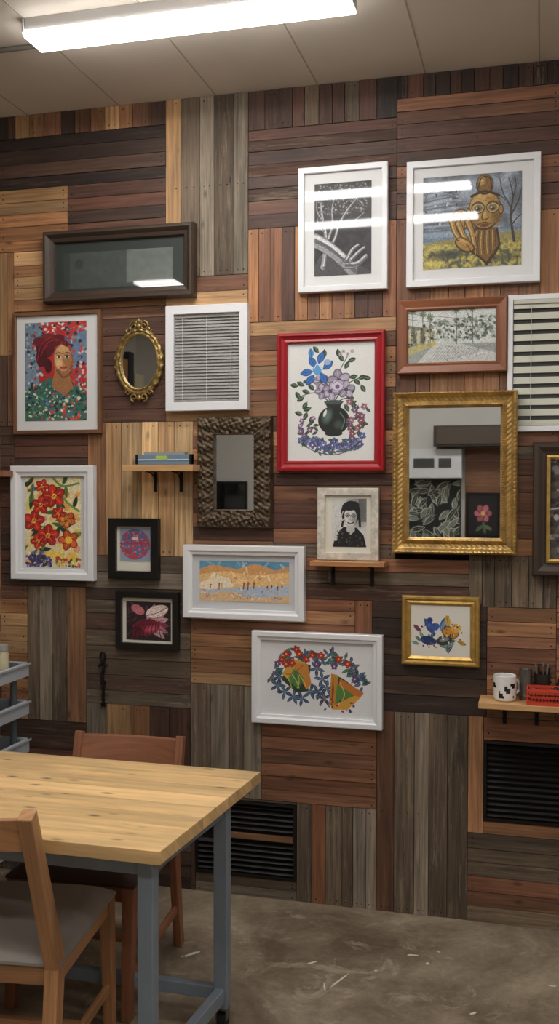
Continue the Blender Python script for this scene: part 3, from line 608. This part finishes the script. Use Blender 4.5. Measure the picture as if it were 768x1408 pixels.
c.line([(468,719),(473,715)],1.8,(190,190,190));c.specks(26,462,732,500,754,1.3,[(80,80,82),(56,56,58)],3);c.noise(.12,2,2)
framed('distressed_white_portrait_frame',(-870,-622,1412,1702),(435,673,520,773),.03,.028,mat('distressed_white_paint',(204,198,186),.6,var=.3,vs=45,bump=.3),M_cream,c,artmat=M_artm)

# --- right edge picture
L,R,B,T=-.032,.30,1.368,1.877
c=Cv(752,628,812,770,(70,72,72),k=1.6);c.specks(220,752,628,812,770,4,[(40,42,44),(120,120,116),(170,170,164),(90,84,76),(60,60,58)],8);c.line([(752,700),(812,690)],2,(190,190,186))
framed('walnut_framed_collage',(L*1000,R*1000,B*1000,T*1000),(731,608,840,791),.052,.04,wd,M_cream,c,prof=[(0,0),(0,.03),(.006,.04),(.02,.04),(.036,.03),(.052,.026),(.052,.006)],recess=.028,lip=(.014,M_gold2))

# --- mirrors
def mirror(name,box,inner,fm,hf,nt,step,yy=Y0):
    L,R,B,T=[t/1000 for t in box];w=inner;e=wallobj(name,L,R,B,T);m=MB()
    ornate(m,L,R,B,T,w,yy,hf,nt,step)
    m.obj('ornate_frame',[fm],e,smooth=True)
    m=MB();i=w-.003;m.box((L+i,yy-.012,B+i),(R-i,yy,T-i));m.obj('mirror_glass',[M_mirror],e)
def hgold(s,t,win):
    if t<=0: return 0
    if t>=1: return .006
    base=np.interp(t,[0,.04,.14,.22,.34,.6,.74,.82,.9,1],[.02,.036,.042,.038,.024,.020,.030,.034,.024,.016])
    p=0
    if .06<t<.22: p=.0032*win*(abs(math.sin(s*math.pi/.016))-.5)
    if .28<t<.66: p+=.0008*win*math.sin(s*math.pi*2/.02+t*20)
    if .72<t<.9: p+=.003*win*(abs(math.sin(s*math.pi/.010))-.4)
    return base+p
mirror('gold_framed_mirror',(-565,-88,1445,2076),.066,M_gold,hgold,22,.002,Y0-.024)
m=MB()
for x in(-.5,-.16):
    for z in(1.48,2.03): m.box((x-.015,Y0-.0235,z-.015),(x+.015,Y0-.0005,z+.015))
m.obj('mirror_hanging_cleats',[M_black])
def hbr(s,t,win):
    if t<=0: return 0
    if t>=1: return .006
    base=np.interp(t,[0,.05,.12,.5,.88,.95,1],[.018,.032,.036,.042,.032,.034,.016])
    p=.006*win*math.sin(s*2*math.pi/.05+2.2*math.sin(t*9))*math.sin(t*math.pi*3) + .004*win*math.sin(s*2*math.pi/.021)*math.cos(t*14)
    return base+(p if .08<t<.92 else .002*win*math.sin(s*2*math.pi/.014))
mirror('carved_bronze_mirror',(-1382,-1061,1535,1996),.078,M_bronze,hbr,18,.0035)
# oval mirror
e=empty('oval_ornate_mirror',(-1.645,0,2.235));m=MB();cx,cz=-1.645,2.232
n=144;prof=[(0,0),(0,.012),(.004,.018),(.009,.02),(.014,.014),(.019,.013),(.023,.018),(.027,.016),(.029,.006)];vs=[]
for i in range(n):
    t=2*math.pi*i/n
    for j,(ins,hh) in enumerate(prof):
        rx,rz=.108-ins,.140-ins
        if j<3: k=.004*abs(math.sin(t*11));rx+=k;rz+=k
        hh2=hh+(.003*abs(math.sin(t*26)) if j in(5,6,7) else .002*math.sin(t*22) if 1<j<5 else 0)
        vs.append((cx+rx*math.cos(t),Y0-hh2,cz+rz*math.sin(t)))
k=len(prof);m.add(vs,[(i*k+j,((i+1)%n)*k+j,((i+1)%n)*k+j+1,i*k+j+1) for i in range(n) for j in range(k-1)])
def scroll(x,z,r,dirn,turns=1.4,a0=0,rad=.005):
    P=[];N=26
    for i in range(N):
        u=i/(N-1);a=a0+dirn*u*turns*2*math.pi;rr=r*(1-u*.8);P.append((x+rr*math.cos(a),Y0-.014-.004*u,z+rr*math.sin(a)))
    m.tube(P,[rad*(1-.4*i/(N-1)) for i in range(N)],8)
for s_ in(-1,1):
    scroll(cx+s_*.024,cz+.150,.020,-s_,1.3,math.pi/2);scroll(cx+s_*.022,cz-.150,.018,s_,1.2,-math.pi/2)
    scroll(cx+s_*.045,cz+.135,.013,-s_,1.2,0 if s_>0 else math.pi,.004);scroll(cx+s_*.104,cz+.02,.010,s_,1.2,math.pi/2,.004);scroll(cx+s_*.104,cz-.02,.010,-s_,1.2,-math.pi/2,.004)
    scroll(cx+s_*.05,cz-.13,.012,s_,1.1,0 if s_>0 else math.pi,.004)
m.sph((cx,Y0-.016,cz+.172),(.009,.007,.013));m.sph((cx,Y0-.016,cz+.150),(.013,.009,.012));m.sph((cx-.011,Y0-.014,cz+.165),(.006,.005,.010));m.sph((cx+.011,Y0-.014,cz+.165),(.006,.005,.010));m.sph((cx,Y0-.016,cz-.152),(.013,.009,.012))
m.obj('gilded_oval_frame',[M_gold3],e,smooth=True)
m=MB();N=64;m.add([(cx+.082*math.cos(2*math.pi*i/N),Y0-.008,cz+.114*math.sin(2*math.pi*i/N)) for i in range(N)]+[(cx+.082*math.cos(2*math.pi*i/N),Y0-.001,cz+.114*math.sin(2*math.pi*i/N)) for i in range(N)],[tuple(range(N-1,-1,-1)),tuple(range(N,2*N))]+[(i,(i+1)%N,N+(i+1)%N,N+i) for i in range(N)]);m.obj('mirror_glass',[M_mirror],e)

# --- window blinds in white frames
def blinds(name,box,fwid,n,slat,slatmat,backmat,cords,depth=.035,tilt=.6,ys=.019):
    L,R,B,T=[t/1000 for t in box];e=wallobj(name,L,R,B,T);m=MB();frame_mesh(m,L,R,B,T,flatprof(fwid,depth),Y0);m.obj('window_frame',[M_white],e)
    m=MB();m.box((L+fwid-.003,Y0-.004,B+fwid-.003),(R-fwid+.003,Y0,T-fwid+.003));m.obj('back_panel',[backmat],e)
    m=MB();a=T-fwid-.012;bb=B+fwid+.008;x0=L+fwid+.002;x1=R-fwid-.002
    m.box((x0,Y0-ys-.007,T-fwid-.014),(x1,Y0-ys+.007,T-fwid),0)
    for i in range(n):
        z=a-.008-(a-bb)*(i)/(n-1)*.975
        y=Y0-ys;m.beam((x0,y,z),(x1,y,z),.0012,slat,0,None,side=(0,-math.sin(tilt),math.cos(tilt)))
    m.box((x0,Y0-ys-.006,bb-.006),(x1,Y0-ys+.006,bb+.003),0)
    for c_ in cords:
        xx=x0+(x1-x0)*c_;m.cyl((xx,Y0-ys-.008,a),(xx,Y0-ys-.008,bb),.0011,n=6,mi=1)
    m.obj('blind_slats',[slatmat,mat('blind_cord',(205,205,200),.7)],e)
blinds('white_framed_mini_blinds',(-1518,-1162,2020,2455),.036,26,.0155,mat('grey_slat',(142,140,138),.5),mat('grey_glass',(72,71,70),.4),(.12,.5,.88),tilt=1.15)
blinds('white_framed_wide_blinds',(-129,240,1918,2438),.020,12,.026,mat('cream_slat',(192,192,178),.45),mat('dark_glass_pane',(66,68,66),.12,coat=1),(.2,.8),depth=.019,tilt=1.35,ys=.0105)

# ------------------------------------------------------------ shelves
pine=wood('pine_shelf',(206,162,112),.5,contrast=.25)
M_iron=mat('black_iron',(22,22,23),.5,metal=.4)
def shelf(name,x0,x1,z,th_,dep,brs,wm):
    e=empty(name,((x0+x1)/2,-dep/2,z));m=MB();m.box((x0,-dep,z-th_),(x1,-.0045,z),0,None,(1,0,0));m.obj('board',[wm],e,bevel=.0015)
    m=MB()
    for bx in brs:
        m.box((bx-.007,-.009,z-th_-.085),(bx+.007,-.0045,z-th_));m.box((bx-.007,-dep*.8,z-th_-.004),(bx+.007,-.0045,z-th_))
        P=[(bx,-.008-dep*.55*(1-math.cos(t)),z-th_-.06+.055*math.sin(t)) for t in np.linspace(0,math.pi/2,9)];m.tube(P,.0035,6)
    m.obj('brackets',[M_iron],e)
    return e
shelf('picture_ledge_shelf',-.885,-.588,1.41,.018,.10,(-.81,-.65),wood('orange_wood_shelf',(196,140,92),.5,contrast=.3))
shelf('small_pine_shelf',-1.675,-1.365,1.795,.026,.13,(-1.575,-1.46),pine)
shelf('pine_supply_shelf',-.222,.62,.897,.022,.16,(-.13,-.01,.45),pine)
shelf('cherry_ledge_shelf',-2.62,-2.225,1.774,.026,.12,(-2.5,-2.35),wood('cherry_wood_frame'))
# items on small shelf: spirit level and rulers
e=empty('spirit_level',(-1.5,-.08,1.82));m=MB()
m.box((-1.62,-.115,1.796),(-1.375,-.09,1.836),0);m.box((-1.62,-.117,1.812),(-1.375,-.115,1.818),1);m.box((-1.53,-.118,1.818),(-1.48,-.112,1.832),2);m.box((-1.62,-.118,1.796),(-1.61,-.088,1.838),3);m.box((-1.385,-.118,1.796),(-1.375,-.088,1.838),3)
m.obj('level_body',[mat('steel_blue_metal',(112,138,160),.4,metal=.1),mat('pale_metal_edge',(200,204,208),.3,metal=.2),mat('vial_green',(170,200,90),.2),M_black],e,bevel=.001)
m=MB();m.box((-1.64,-.082,1.7955),(-1.40,-.03,1.805));m.box((-1.60,-.075,1.8055),(-1.42,-.035,1.85),1);m.obj('wooden_ruler_stack',[mat('ruler_yellow_wood',(200,176,120),.5),mat('grey_box_card',(150,150,146),.6)],bevel=.001)
# mug
m=MB();mx_,my_,mz_=-.128,-.085,.8975;R1=.043
def inkc(u,j):
    a=u*24;return (0.02,.02,.02,1) if (j in(3,4,5,6,7,8)) and (math.sin(a*1.7+j*1.3)+math.sin(a*.9-j*.8+2)>.55) else (.8,.8,.78,1)
prof=[(.0,0),(0.036,0),(.041,.004)]+[(R1,.004+.0093*i) for i in range(1,10)]+[(R1,.094),(R1-.002,.096),(R1-.005,.094),(R1-.006,.01),(0,.008)]
m.lathe(prof,(mx_,my_,mz_),48,0,inkc)
P=[(mx_+.8*(R1-.002+.026*math.sin(t)),my_+.62*(R1-.002+.026*math.sin(t)),mz_+.048-.027*math.cos(t)) for t in np.linspace(.15,math.pi-.15,16)];m.tube(P,.005,8,0,(.8,.8,.78,1))
m.obj('printed_coffee_mug',[mat('glazed_ceramic_print',attr=True,rough=.2,coat=.6)],smooth=True)
# metal cans
m=MB()
for (x,y,r,hh) in((-.052,-.045,.024,.115),):
    m.lathe([(0,0),(r,0),(r,hh*.1),(r*1.04,hh*.12),(r,hh*.14),(r,hh),(r*1.05,hh),(r*.95,hh-.004),(r*.95,.01),(0,.008)],(x,y,.8975),28)
m.obj('steel_canister',[mat('dull_steel',(120,116,112),.35,metal=.8)],smooth=True)
e=empty('pencil_cup',(.0,-.05,.95));m=MB()
m.lathe([(0,0),(.03,0),(.03,.1),(.031,.1),(.027,.098),(.027,.01),(0,.008)],(.009,-.037,.8975),28);m.obj('cup',[mat('dark_tin',(70,64,60),.4,metal=.7)],e,smooth=True)
m=MB()
for i in range(9):
    a=i*.7;m.cyl((.009+.012*math.cos(a),-.037+.012*math.sin(a),.91),(.009+.026*math.cos(a),-.037+.02*math.sin(a),1.02+.008*(i%3)),.004,n=6,mi=i%3)
m.obj('pencils',[mat('pencil_black',(30,28,28),.5),mat('pencil_brown',(110,70,46),.5),mat('pencil_grey',(120,120,120),.5)],e)
m=MB();m.lathe([(0,0),(.026,0),(.03,.03),(.026,.06),(.018,.075),(.02,.085),(.0,.085)],(.085,-.037,.8975),24);m.obj('dark_glass_jar',[mat('dark_glass',(40,34,32),.15,coat=1)],smooth=True)
# red basket
e=empty('red_lattice_basket',(.05,-.11,.93));m=MB();x0,x1,y0,y1,z0,z1=-.045,.135,-.155,-.072,.8975,.958
m.box((x0,y0,z0),(x1,y1,z0+.003))
for (a,b_) in(((x0,y0),(x1,y0)),((x0,y1),(x1,y1)),((x0,y0),(x0,y1)),((x1,y0),(x1,y1))):
    d=Vector((b_[0]-a[0],b_[1]-a[1],0));Ln=d.length;d.normalize()
    for zc in(z0+.005,z1-.005): m.beam((a[0],a[1],zc),(b_[0],b_[1],zc),.004,.010,side=(-d.y,d.x,0))
    k=int(Ln/.012)
    for i in range(k+1):
        s_=Ln*i/k;p=Vector((a[0],a[1],0))+d*s_
        q2=Vector((a[0],a[1],0))+d*min(Ln,max(0,s_+.018));q3=Vector((a[0],a[1],0))+d*max(0,s_-.018)
        m.beam((p.x,p.y,z0+.003),(q2.x,q2.y,z1-.004),.003,.0042,side=(-d.y,d.x,0));m.beam((p.x,p.y,z0+.003),(q3.x,q3.y,z1-.004),.003,.0042,side=(-d.y,d.x,0))
m.obj('basket',[mat('orange_red_plastic',(210,76,52),.4)],e)
m=MB()
for i in range(16): m.sph((random.uniform(x0+.02,x1-.02),random.uniform(y0+.02,y1-.02),.93+random.random()*.03),random.uniform(.01,.016),mi=i%3)
m.box((x0+.006,y0+.006,z0+.004),(x1-.006,y1-.006,.935),1)
m.obj('paint_bottles',[mat('bottle_black',(34,30,30),.35),mat('bottle_maroon',(130,48,42),.4),mat('bottle_brown',(70,52,44),.4)],e,smooth=True)

# wrought hook
m=MB();hx=-1.817
m.tube([(hx+.011*math.cos(t),Y0-.008,.975+.018*math.sin(t)) for t in np.linspace(0,2*math.pi,20,endpoint=False)],.0045,8,closed=True)
m.tube([(hx+.002,Y0-.008,.957),(hx+.006,Y0-.009,.93),(hx-.004,Y0-.009,.89),(hx+.004,Y0-.009,.85),(hx+.002,Y0-.009,.80),(hx+.006,Y0-.012,.765)],[.007,.006,.009,.006,.007,.005],8)
m.tube([(hx-.022,Y0-.008,.932),(hx,Y0-.009,.945),(hx+.022,Y0-.008,.935)],.004,8);m.box((hx-.008,Y0-.01,.76),(hx+.012,Y0,.775));m.box((hx-.009,Y0-.01,.855),(hx+.012,Y0,.868))
m.obj('iron_wall_hook',[M_iron],smooth=True)

# vents
def vent(name,x0,x1,z0,z1,n,mid=None):
    e=empty(name,((x0+x1)/2,0,(z0+z1)/2));mm_=mat('black_vent_metal',(26,23,22),.45,metal=.2)
    m=MB();fwid=.012;frame_mesh(m,x0,x1,z0,z1,[(0,-.02),(0,.004),(fwid,.006),(fwid,-.02)],0);m.obj('vent_frame',[mm_],e)
    m=MB()
    for i in range(n):
        z=z0+fwid+(z1-z0-2*fwid)*(i+.5)/n;hh=(z1-z0)/n*.75
        if mid and mid[0]-.01<z<mid[1]+.01: continue
        m.beam((x0+fwid,.008,z),(x1-fwid,.008,z),.0016,hh,side=(0,-.6,.8))
    m.box((x0+.005,.018,z0+.005),(x1-.005,.0235,z1-.005));m.obj('louvres',[mm_],e)
    if mid:
        m=MB();m.box((x0+(x1-x0)*.35,-.004,mid[0]),(x1-.002,.012,mid[1]));m.obj('wood_strip',[wood('brown_strip',(128,92,66),.5)],e)
vent('air_vent',-.21,.36,.402,.718,13)
vent('air_vent',-1.40,-.962,.082,.398,13,(.24,.262))

# ------------------------------------------------------------ fluorescent lights
M_lens=mat('fluorescent_diffuser',(255,255,255),.4,emit=(255,252,248),es=25)
M_hous=mat('light_housing',(190,187,184),.4)
def tubelight(x0,x1,yc,w=.16,top=CH):
    e=empty('fluorescent_ceiling_light',((x0+x1)/2,yc,top-.04));m=MB();h2=w/2
    m.box((x0+.01,yc-h2*.96,top-.046),(x1-.01,yc+h2*.96,top-.0005));m.obj('housing',[M_hous],e,bevel=.002)
    m=MB();vs=[]
    sec=[(-h2,-.046),(-h2*.94,-.056),(-h2*.8,-.062),(h2*.8,-.062),(h2*.94,-.056),(h2,-.046)]
    for x in(x0+.004,x1-.004):
        for (a,b_) in sec: vs.append((x,yc+a,top+b_))
    n=len(sec);fs=[(i,i+1,n+i+1,n+i) for i in range(n-1)]+[tuple(range(n)),tuple(range(2*n-1,n-1,-1)),(0,n,2*n-1,n-1)]
    m.add(vs,fs);m.obj('diffuser_lens',[M_lens],e)
    m=MB()
    for xa,xb in((x0,x0+.008),(x1-.008,x1)): m.box((xa,yc-h2*1.0,top-.05),(xb,yc+h2*1.0,top-.002))
    m.obj('end_caps',[M_hous],e,bevel=.002)
    return e
tubelight(-1.745,-.60,-.735,.15)
tubelight(-1.62,-.36,-1.36,.12)
tubelight(-1.62,-.36,-1.95,.12)
tubelight(-1.62,-.36,-4.4,.2)
tubelight(.6,1.8,-1.6,.2);tubelight(-3.02,-2.68,-3.3,.22);tubelight(.6,1.8,-4.2,.2)
m=MB();m.cyl((-4.2,-.62,3.309),(-1.74,-.62,3.309),.009,n=10);m.obj('electrical_conduit',[mat('conduit_grey',(130,126,120),.5,metal=.2)],smooth=True)

# ------------------------------------------------------------ table
e=empty('work_table',(-1.6,-1.2,.4))
m=MB();tz=.78;th_=.036
cor=[(-.873,-.85),(-.925,-1.60),(-2.35,-1.585),(-2.35,-.835)]
nb=8
for i in range(nb):
    a=i/nb;b_=(i+1)/nb;g=.0012
    def lp(p,q2,t): return (p[0]+(q2[0]-p[0])*t,p[1]+(q2[1]-p[1])*t)
    tr=lp(cor[1],cor[0],a+g);br=lp(cor[1],cor[0],b_-g);tl=lp(cor[2],cor[3],a+g);bl=lp(cor[2],cor[3],b_-g)
    vs=[(*tl,tz-th_),(*tr,tz-th_),(*br,tz-th_),(*bl,tz-th_),(*tl,tz),(*tr,tz),(*br,tz),(*bl,tz)]
    cc=np.array((232,194,138))*random.uniform(.94,1.04)
    m.add(vs,[(0,3,2,1),(4,5,6,7),(0,1,5,4),(1,2,6,5),(2,3,7,6),(3,0,4,7)],0,L4(np.clip(cc,0,255)),(1,0,0),(random.random()*20,random.random()*20))
m.obj('plank_top',[wood('pine_table_top',rough=.38,contrast=.26,knots=2,grain=(1.6,30),bump=.12)],e,bevel=.0018)
M_steel=mat('blue_grey_painted_steel',(130,142,154),.45,var=.08,vs=12)
m=MB();ya,yb_=-1.0,-1.5;W=.044;lx2=-2.25
LX={ya:-.955,yb_:-.998}
for y in(ya,yb_):
    for x in(LX[y],lx2): m.box((x-W/2,y-W/2,.075),(x+W/2,y+W/2,tz-th_-.0005))
    m.box((lx2,y-.015,tz-th_-.065),(LX[y],y+.015,tz-th_-.001))
m.box((lx2,ya-.014,.10),(LX[ya],ya+.014,.14))
for zc,hh in((tz-th_-.033,.064),(.118,.045)):
    m.beam((LX[yb_],yb_,zc),(LX[ya],ya,zc),.03,hh,side=(1,0,0));m.beam((lx2,yb_,zc),(lx2,ya,zc),.03,hh,side=(1,0,0))
m.box((lx2,-1.265,tz-th_-.05),(-.975,-1.235,tz-th_-.001))
m.obj('steel_frame',[M_steel],e,bevel=.003)
m=MB()
for y in(ya,yb_):
    for x in(LX[y],lx2):
        m.cyl((x-.012,y+.01,.03),(x+.012,y+.01,.03),.03,n=24);m.box((x-.018,y-.012,.035),(x-.014,y+.022,.076),1);m.box((x+.014,y-.012,.035),(x+.018,y+.022,.076),1);m.box((x-.02,y-.02,.07),(x+.02,y+.02,.076),1)
m.obj('casters',[mat('black_rubber',(26,26,27),.6),mat('zinc_plate',(120,120,122),.35,metal=.8)],e)

# ------------------------------------------------------------ chairs
def chair(x,y,rot,wm,sm,w=.44,bt=.88,lean=.2,name='dining_chair',low=True,pw=.03,pd=.05):
    e=empty(name,(x,y,0),rot,False);m=MB();hw=w/2-.02
    for s_ in(-1,1):
        X=s_*hw
        m.beam((X,-.30,0),(X,-.235,.43),pw,.042,side=(1,0,0),d2=pd);m.beam((X,-.235,.425),(X,-.235-lean,bt),pw,pd,side=(1,0,0),d2=pd*.72)
        m.beam((X,.24,0),(X,.21,.42),.034,.034,side=(1,0,0),w2=.04,d2=.048)
        m.beam((X,-.24,.395),(X,.215,.40),.022,.055,side=(1,0,0));m.beam((X,-.28,.15),(X,.23,.13),.018,.03,side=(1,0,0))
    m.beam((-hw,.215,.40),(hw,.215,.40),.022,.055,side=(0,1,0));m.beam((-hw,-.235,.395),(hw,-.235,.395),.022,.055,side=(0,1,0));m.beam((-hw,-.02,.14),(hw,-.02,.14),.03,.018,side=(0,1,0))
    m.obj('wooden_frame',[wm],e,bevel=.004)
    for nm,za,zb in(('back_rest',bt-.105,bt-.012),)+((('lower_slat',.60,.65),) if low else ()):
        m=MB();N=12;vs=[]
        for i in range(N+1):
            u=i/N*2-1;X=u*hw
            for z in(za,zb):
                yy=-.235-lean*(z-.425)/(bt-.425)-.022*(1-u*u)
                vs+= [(X,yy-.011,z),(X,yy+.011,z)]
        fs=[]
        for i in range(N):
            a=i*4;b_=a+4;fs+=[(a,a+2,b_+2,b_),(a+1,b_+1,b_+3,a+3),(a+2,a+3,b_+3,b_+2),(a,b_,b_+1,a+1)]
        fs+=[(0,1,3,2),(N*4,N*4+2,N*4+3,N*4+1)];m.add(vs,fs,0,None,(1,0,0));m.obj(nm,[wm],e,bevel=.003)
    m=MB();vs=[];N=14
    for i in range(N+1):
        for j in range(N+1):
            u=i/N*2-1;v=j/N*2-1;k=(1-abs(u)**6)*(1-abs(v)**6);vs.append((u*(w/2+.002),-.01+v*.245,.432+.034*k**.35 if k>0 else .432))
    fs=[(i*(N+1)+j,(i+1)*(N+1)+j,(i+1)*(N+1)+j+1,i*(N+1)+j+1) for i in range(N) for j in range(N)];m.add(vs,fs)
    m.box((-w/2-.002,-.255,.424),(w/2+.002,.235,.4325));m.obj('padded_seat',[sm],e,smooth=True)
    return e
ow=wood('oak_chair_wood',(196,144,100),.45,contrast=.35);rw=wood('reddish_chair_wood',(148,96,68),.45,contrast=.3)
vin=mat('grey_vinyl_seat',(158,152,145),.5,bump=.1)
chair(-1.475,-1.33,.12,ow,vin,lean=.19,bt=.89,low=False,pw=.038,pd=.062)
chair(-1.475,-.80,math.pi+.05,rw,mat('brown_vinyl_seat',(70,52,44),.5),lean=.09,bt=.775)

# ------------------------------------------------------------ rolling cart
e=empty('grey_rolling_cart',(-2.27,-.42,.5));m=MB();x0,x1,y0,y1=-2.54,-2.012,-.60,-.30
M_pl=mat('grey_plastic',(166,172,180),.4)
for zt in(.985,.83,.675,.30):
    m.box((x0,y0,zt-.05),(x1,y1,zt-.044))
    for a,b_ in(((x0,y0),(x1,y0)),((x0,y1),(x1,y1))): m.beam((a[0],a[1],zt-.025),(b_[0],b_[1],zt-.025),.006,.05,side=(0,1,0));m.beam((a[0]-.008,a[1],zt),(b_[0]+.008,b_[1],zt),.018,.008,side=(0,1,0))
    for x in(x0,x1): m.beam((x,y0,zt-.025),(x,y1,zt-.025),.006,.05,side=(1,0,0));m.beam((x,y0-.008,zt),(x,y1+.008,zt),.018,.008,side=(1,0,0))
for x in(x0+.05,x1-.05):
    for y in(y0+.03,y1-.03): m.cyl((x,y,.06),(x,y,.99),.014,n=14,mi=1)
for x in(x0+.05,x1-.05):
    for y in(y0+.03,y1-.03): m.cyl((x-.01,y,.028),(x+.01,y,.028),.028,n=18,mi=2)
m.obj('trays_and_posts',[M_pl,mat('dark_grey_post',(96,100,106),.4),mat('black_rubber')],e,smooth=True)
m=MB();m.lathe([(0,0),(.024,0),(.026,.005),(.026,.10),(.022,.115),(.022,.12),(0,.12)],(-2.048,-.44,.9412),24,0);m.lathe([(.024,.118),(.026,.118),(.026,.14),(0,.14)],(-2.048,-.44,.9412),24,1)
o=m.obj('plastic_jar',[mat('milky_plastic',(190,180,150),.35),mat('jar_lid',(150,150,146),.4)],e,smooth=True)
m=MB();m.lathe([(0,0),(.018,0),(.02,.005),(.02,.10),(.008,.13),(.006,.15),(0,.15)],(-2.11,-.42,.9412),24,0);m.obj('orange_glue_bottle',[mat('orange_plastic',(214,130,50),.4)],e,smooth=True)

# ------------------------------------------------------------ things behind the camera (seen in the mirrors)
e=empty('wall_cabinet',(-.6,YB+.15,2.2));m=MB();m.box((-1.0,YB+.001,2.10),(.6,YB+.3,2.30));m.obj('cabinet_body',[mat('dark_cabinet',(64,54,48),.5)],e,bevel=.004)
m=MB();m.box((-.97,YB+.3,2.12),(-.2,YB+.312,2.28));m.box((-.17,YB+.3,2.12),(.57,YB+.312,2.28));m.obj('cabinet_doors',[mat('dark_cabinet_door',(84,72,62),.4)],e,bevel=.003)
m=MB();m.box((-.72,YB+.001,1.20),(.6,YB+.03,2.09));m.obj('wood_wall_panel',[wood('panel_brown',(132,92,66),.5)],bevel=.003)
e=empty('white_storage_unit',(-1.0,YB+.1,1.9));m=MB();m.box((-1.35,YB+.001,1.80),(-.74,YB+.2,2.08));m.obj('body',[mat('white_laminate',(220,222,224),.4)],e,bevel=.004)
m=MB();m.box((-1.2,YB+.2,1.90),(-1.0,YB+.205,1.99));m.box((-.96,YB+.2,1.90),(-.84,YB+.205,1.99));m.obj('windows',[mat('grey_glass')],e)
c=Cv(0,0,100,110,(32,38,36),k=1.8)
for i in range(60):
    x,y,l_,a_=rng.uniform(0,100),rng.uniform(0,110),rng.uniform(20,36),rng.uniform(0,360)
    c.leaf(x,y,l_,a_,11,(206,208,194));c.leaf(x+.5,y,l_-2,a_,8,[(60,70,64),(110,122,108),(36,44,40)][i%3],(206,208,194))
e=empty('leaf_pattern_print',(-1.0,YB,1.5));m=MB();m.box((-1.3,YB+.002,1.2),(-.76,YB+.02,1.79));m.obj('panel',[M_black],e);c.obj('artwork',-1.29,-.77,1.21,1.78,YB+.021,M_artm,e,flip=True)
c=Cv(0,0,60,80,(34,32,34),k=1.6);c.flower(30,36,18,6,(206,120,130),(240,200,120),out=(90,30,44));c.leaf(30,50,30,80,8,(90,110,80));c.leaf(30,60,20,140,8,(90,110,80));c.leaf(32,60,20,30,8,(110,120,90))
e=empty('pink_flower_print',(-.54,YB,1.44));m=MB();m.box((-.71,YB+.032,1.22),(-.38,YB+.05,1.66));m.obj('panel',[M_black],e);c.obj('artwork',-.68,-.41,1.25,1.63,YB+.051,M_artm,e,flip=True)
e=empty('base_cabinets',(-1,YB+.3,.5));m=MB();m.box((-2.4,YB+.001,.08),(.9,YB+.55,.88));m.box((-2.42,YB+.001,.88),(.92,YB+.58,.92),1);m.box((-2.4,YB+.05,.0),(.9,YB+.5,.08),2)
for i in range(6): m.box((-2.38+i*.55,YB+.55,.12),(-1.87+i*.55,YB+.565,.84),3)
m.obj('cabinets',[mat('dark_cabinet'),mat('worktop',(150,146,138),.4),M_black,mat('dark_cabinet_door')],e,bevel=.003)
m=MB();m.box((-3.45,YB+.001,1.25),(-2.95,YB+.05,1.77));m.box((-3.43,YB+.05,1.27),(-2.97,YB+.052,1.75),1);m.obj('wall_mounted_monitor',[M_black,mat('screen_black',(14,15,17),.1,coat=1)],bevel=.002)
e=empty('storage_shelving',(-4.0,-4,1));m=MB()
for zt in(.1,.6,1.1,1.6,2.1,2.6): m.box((-4.19,-5.4,zt),(-3.75,-3.0,zt+.03))
for y in(-5.4,-4.2,-3.0): m.box((-4.19,y-.02,0),(-4.15,y+.02,2.7));m.box((-3.79,y-.02,0),(-3.75,y+.02,2.7))
m.obj('shelves',[mat('dark_grey_post')],e)
m=MB()
for zt in(.13,.63,1.13,1.63,2.13,2.63):
    y=-5.3
    while y<-3.2:
        w=random.uniform(.1,.26);m.box((-4.12,y,zt+.0005),(-3.82,y+w-.03,zt+random.uniform(.15,.4)),random.randint(0,4));y+=w
m.obj('boxes',[mat('box_white',(210,208,200),.6),mat('box_card',(160,122,80),.7),mat('box_green',(80,100,84),.6),mat('box_dark',(50,50,54),.6),mat('box_cream',(200,190,160),.6)],e)

w=bpy.data.worlds.new('world');SC.world=w;w.use_nodes=True;w.node_tree.nodes['Background'].inputs[0].default_value=(.6,.6,.6,1);w.node_tree.nodes['Background'].inputs[1].default_value=.05
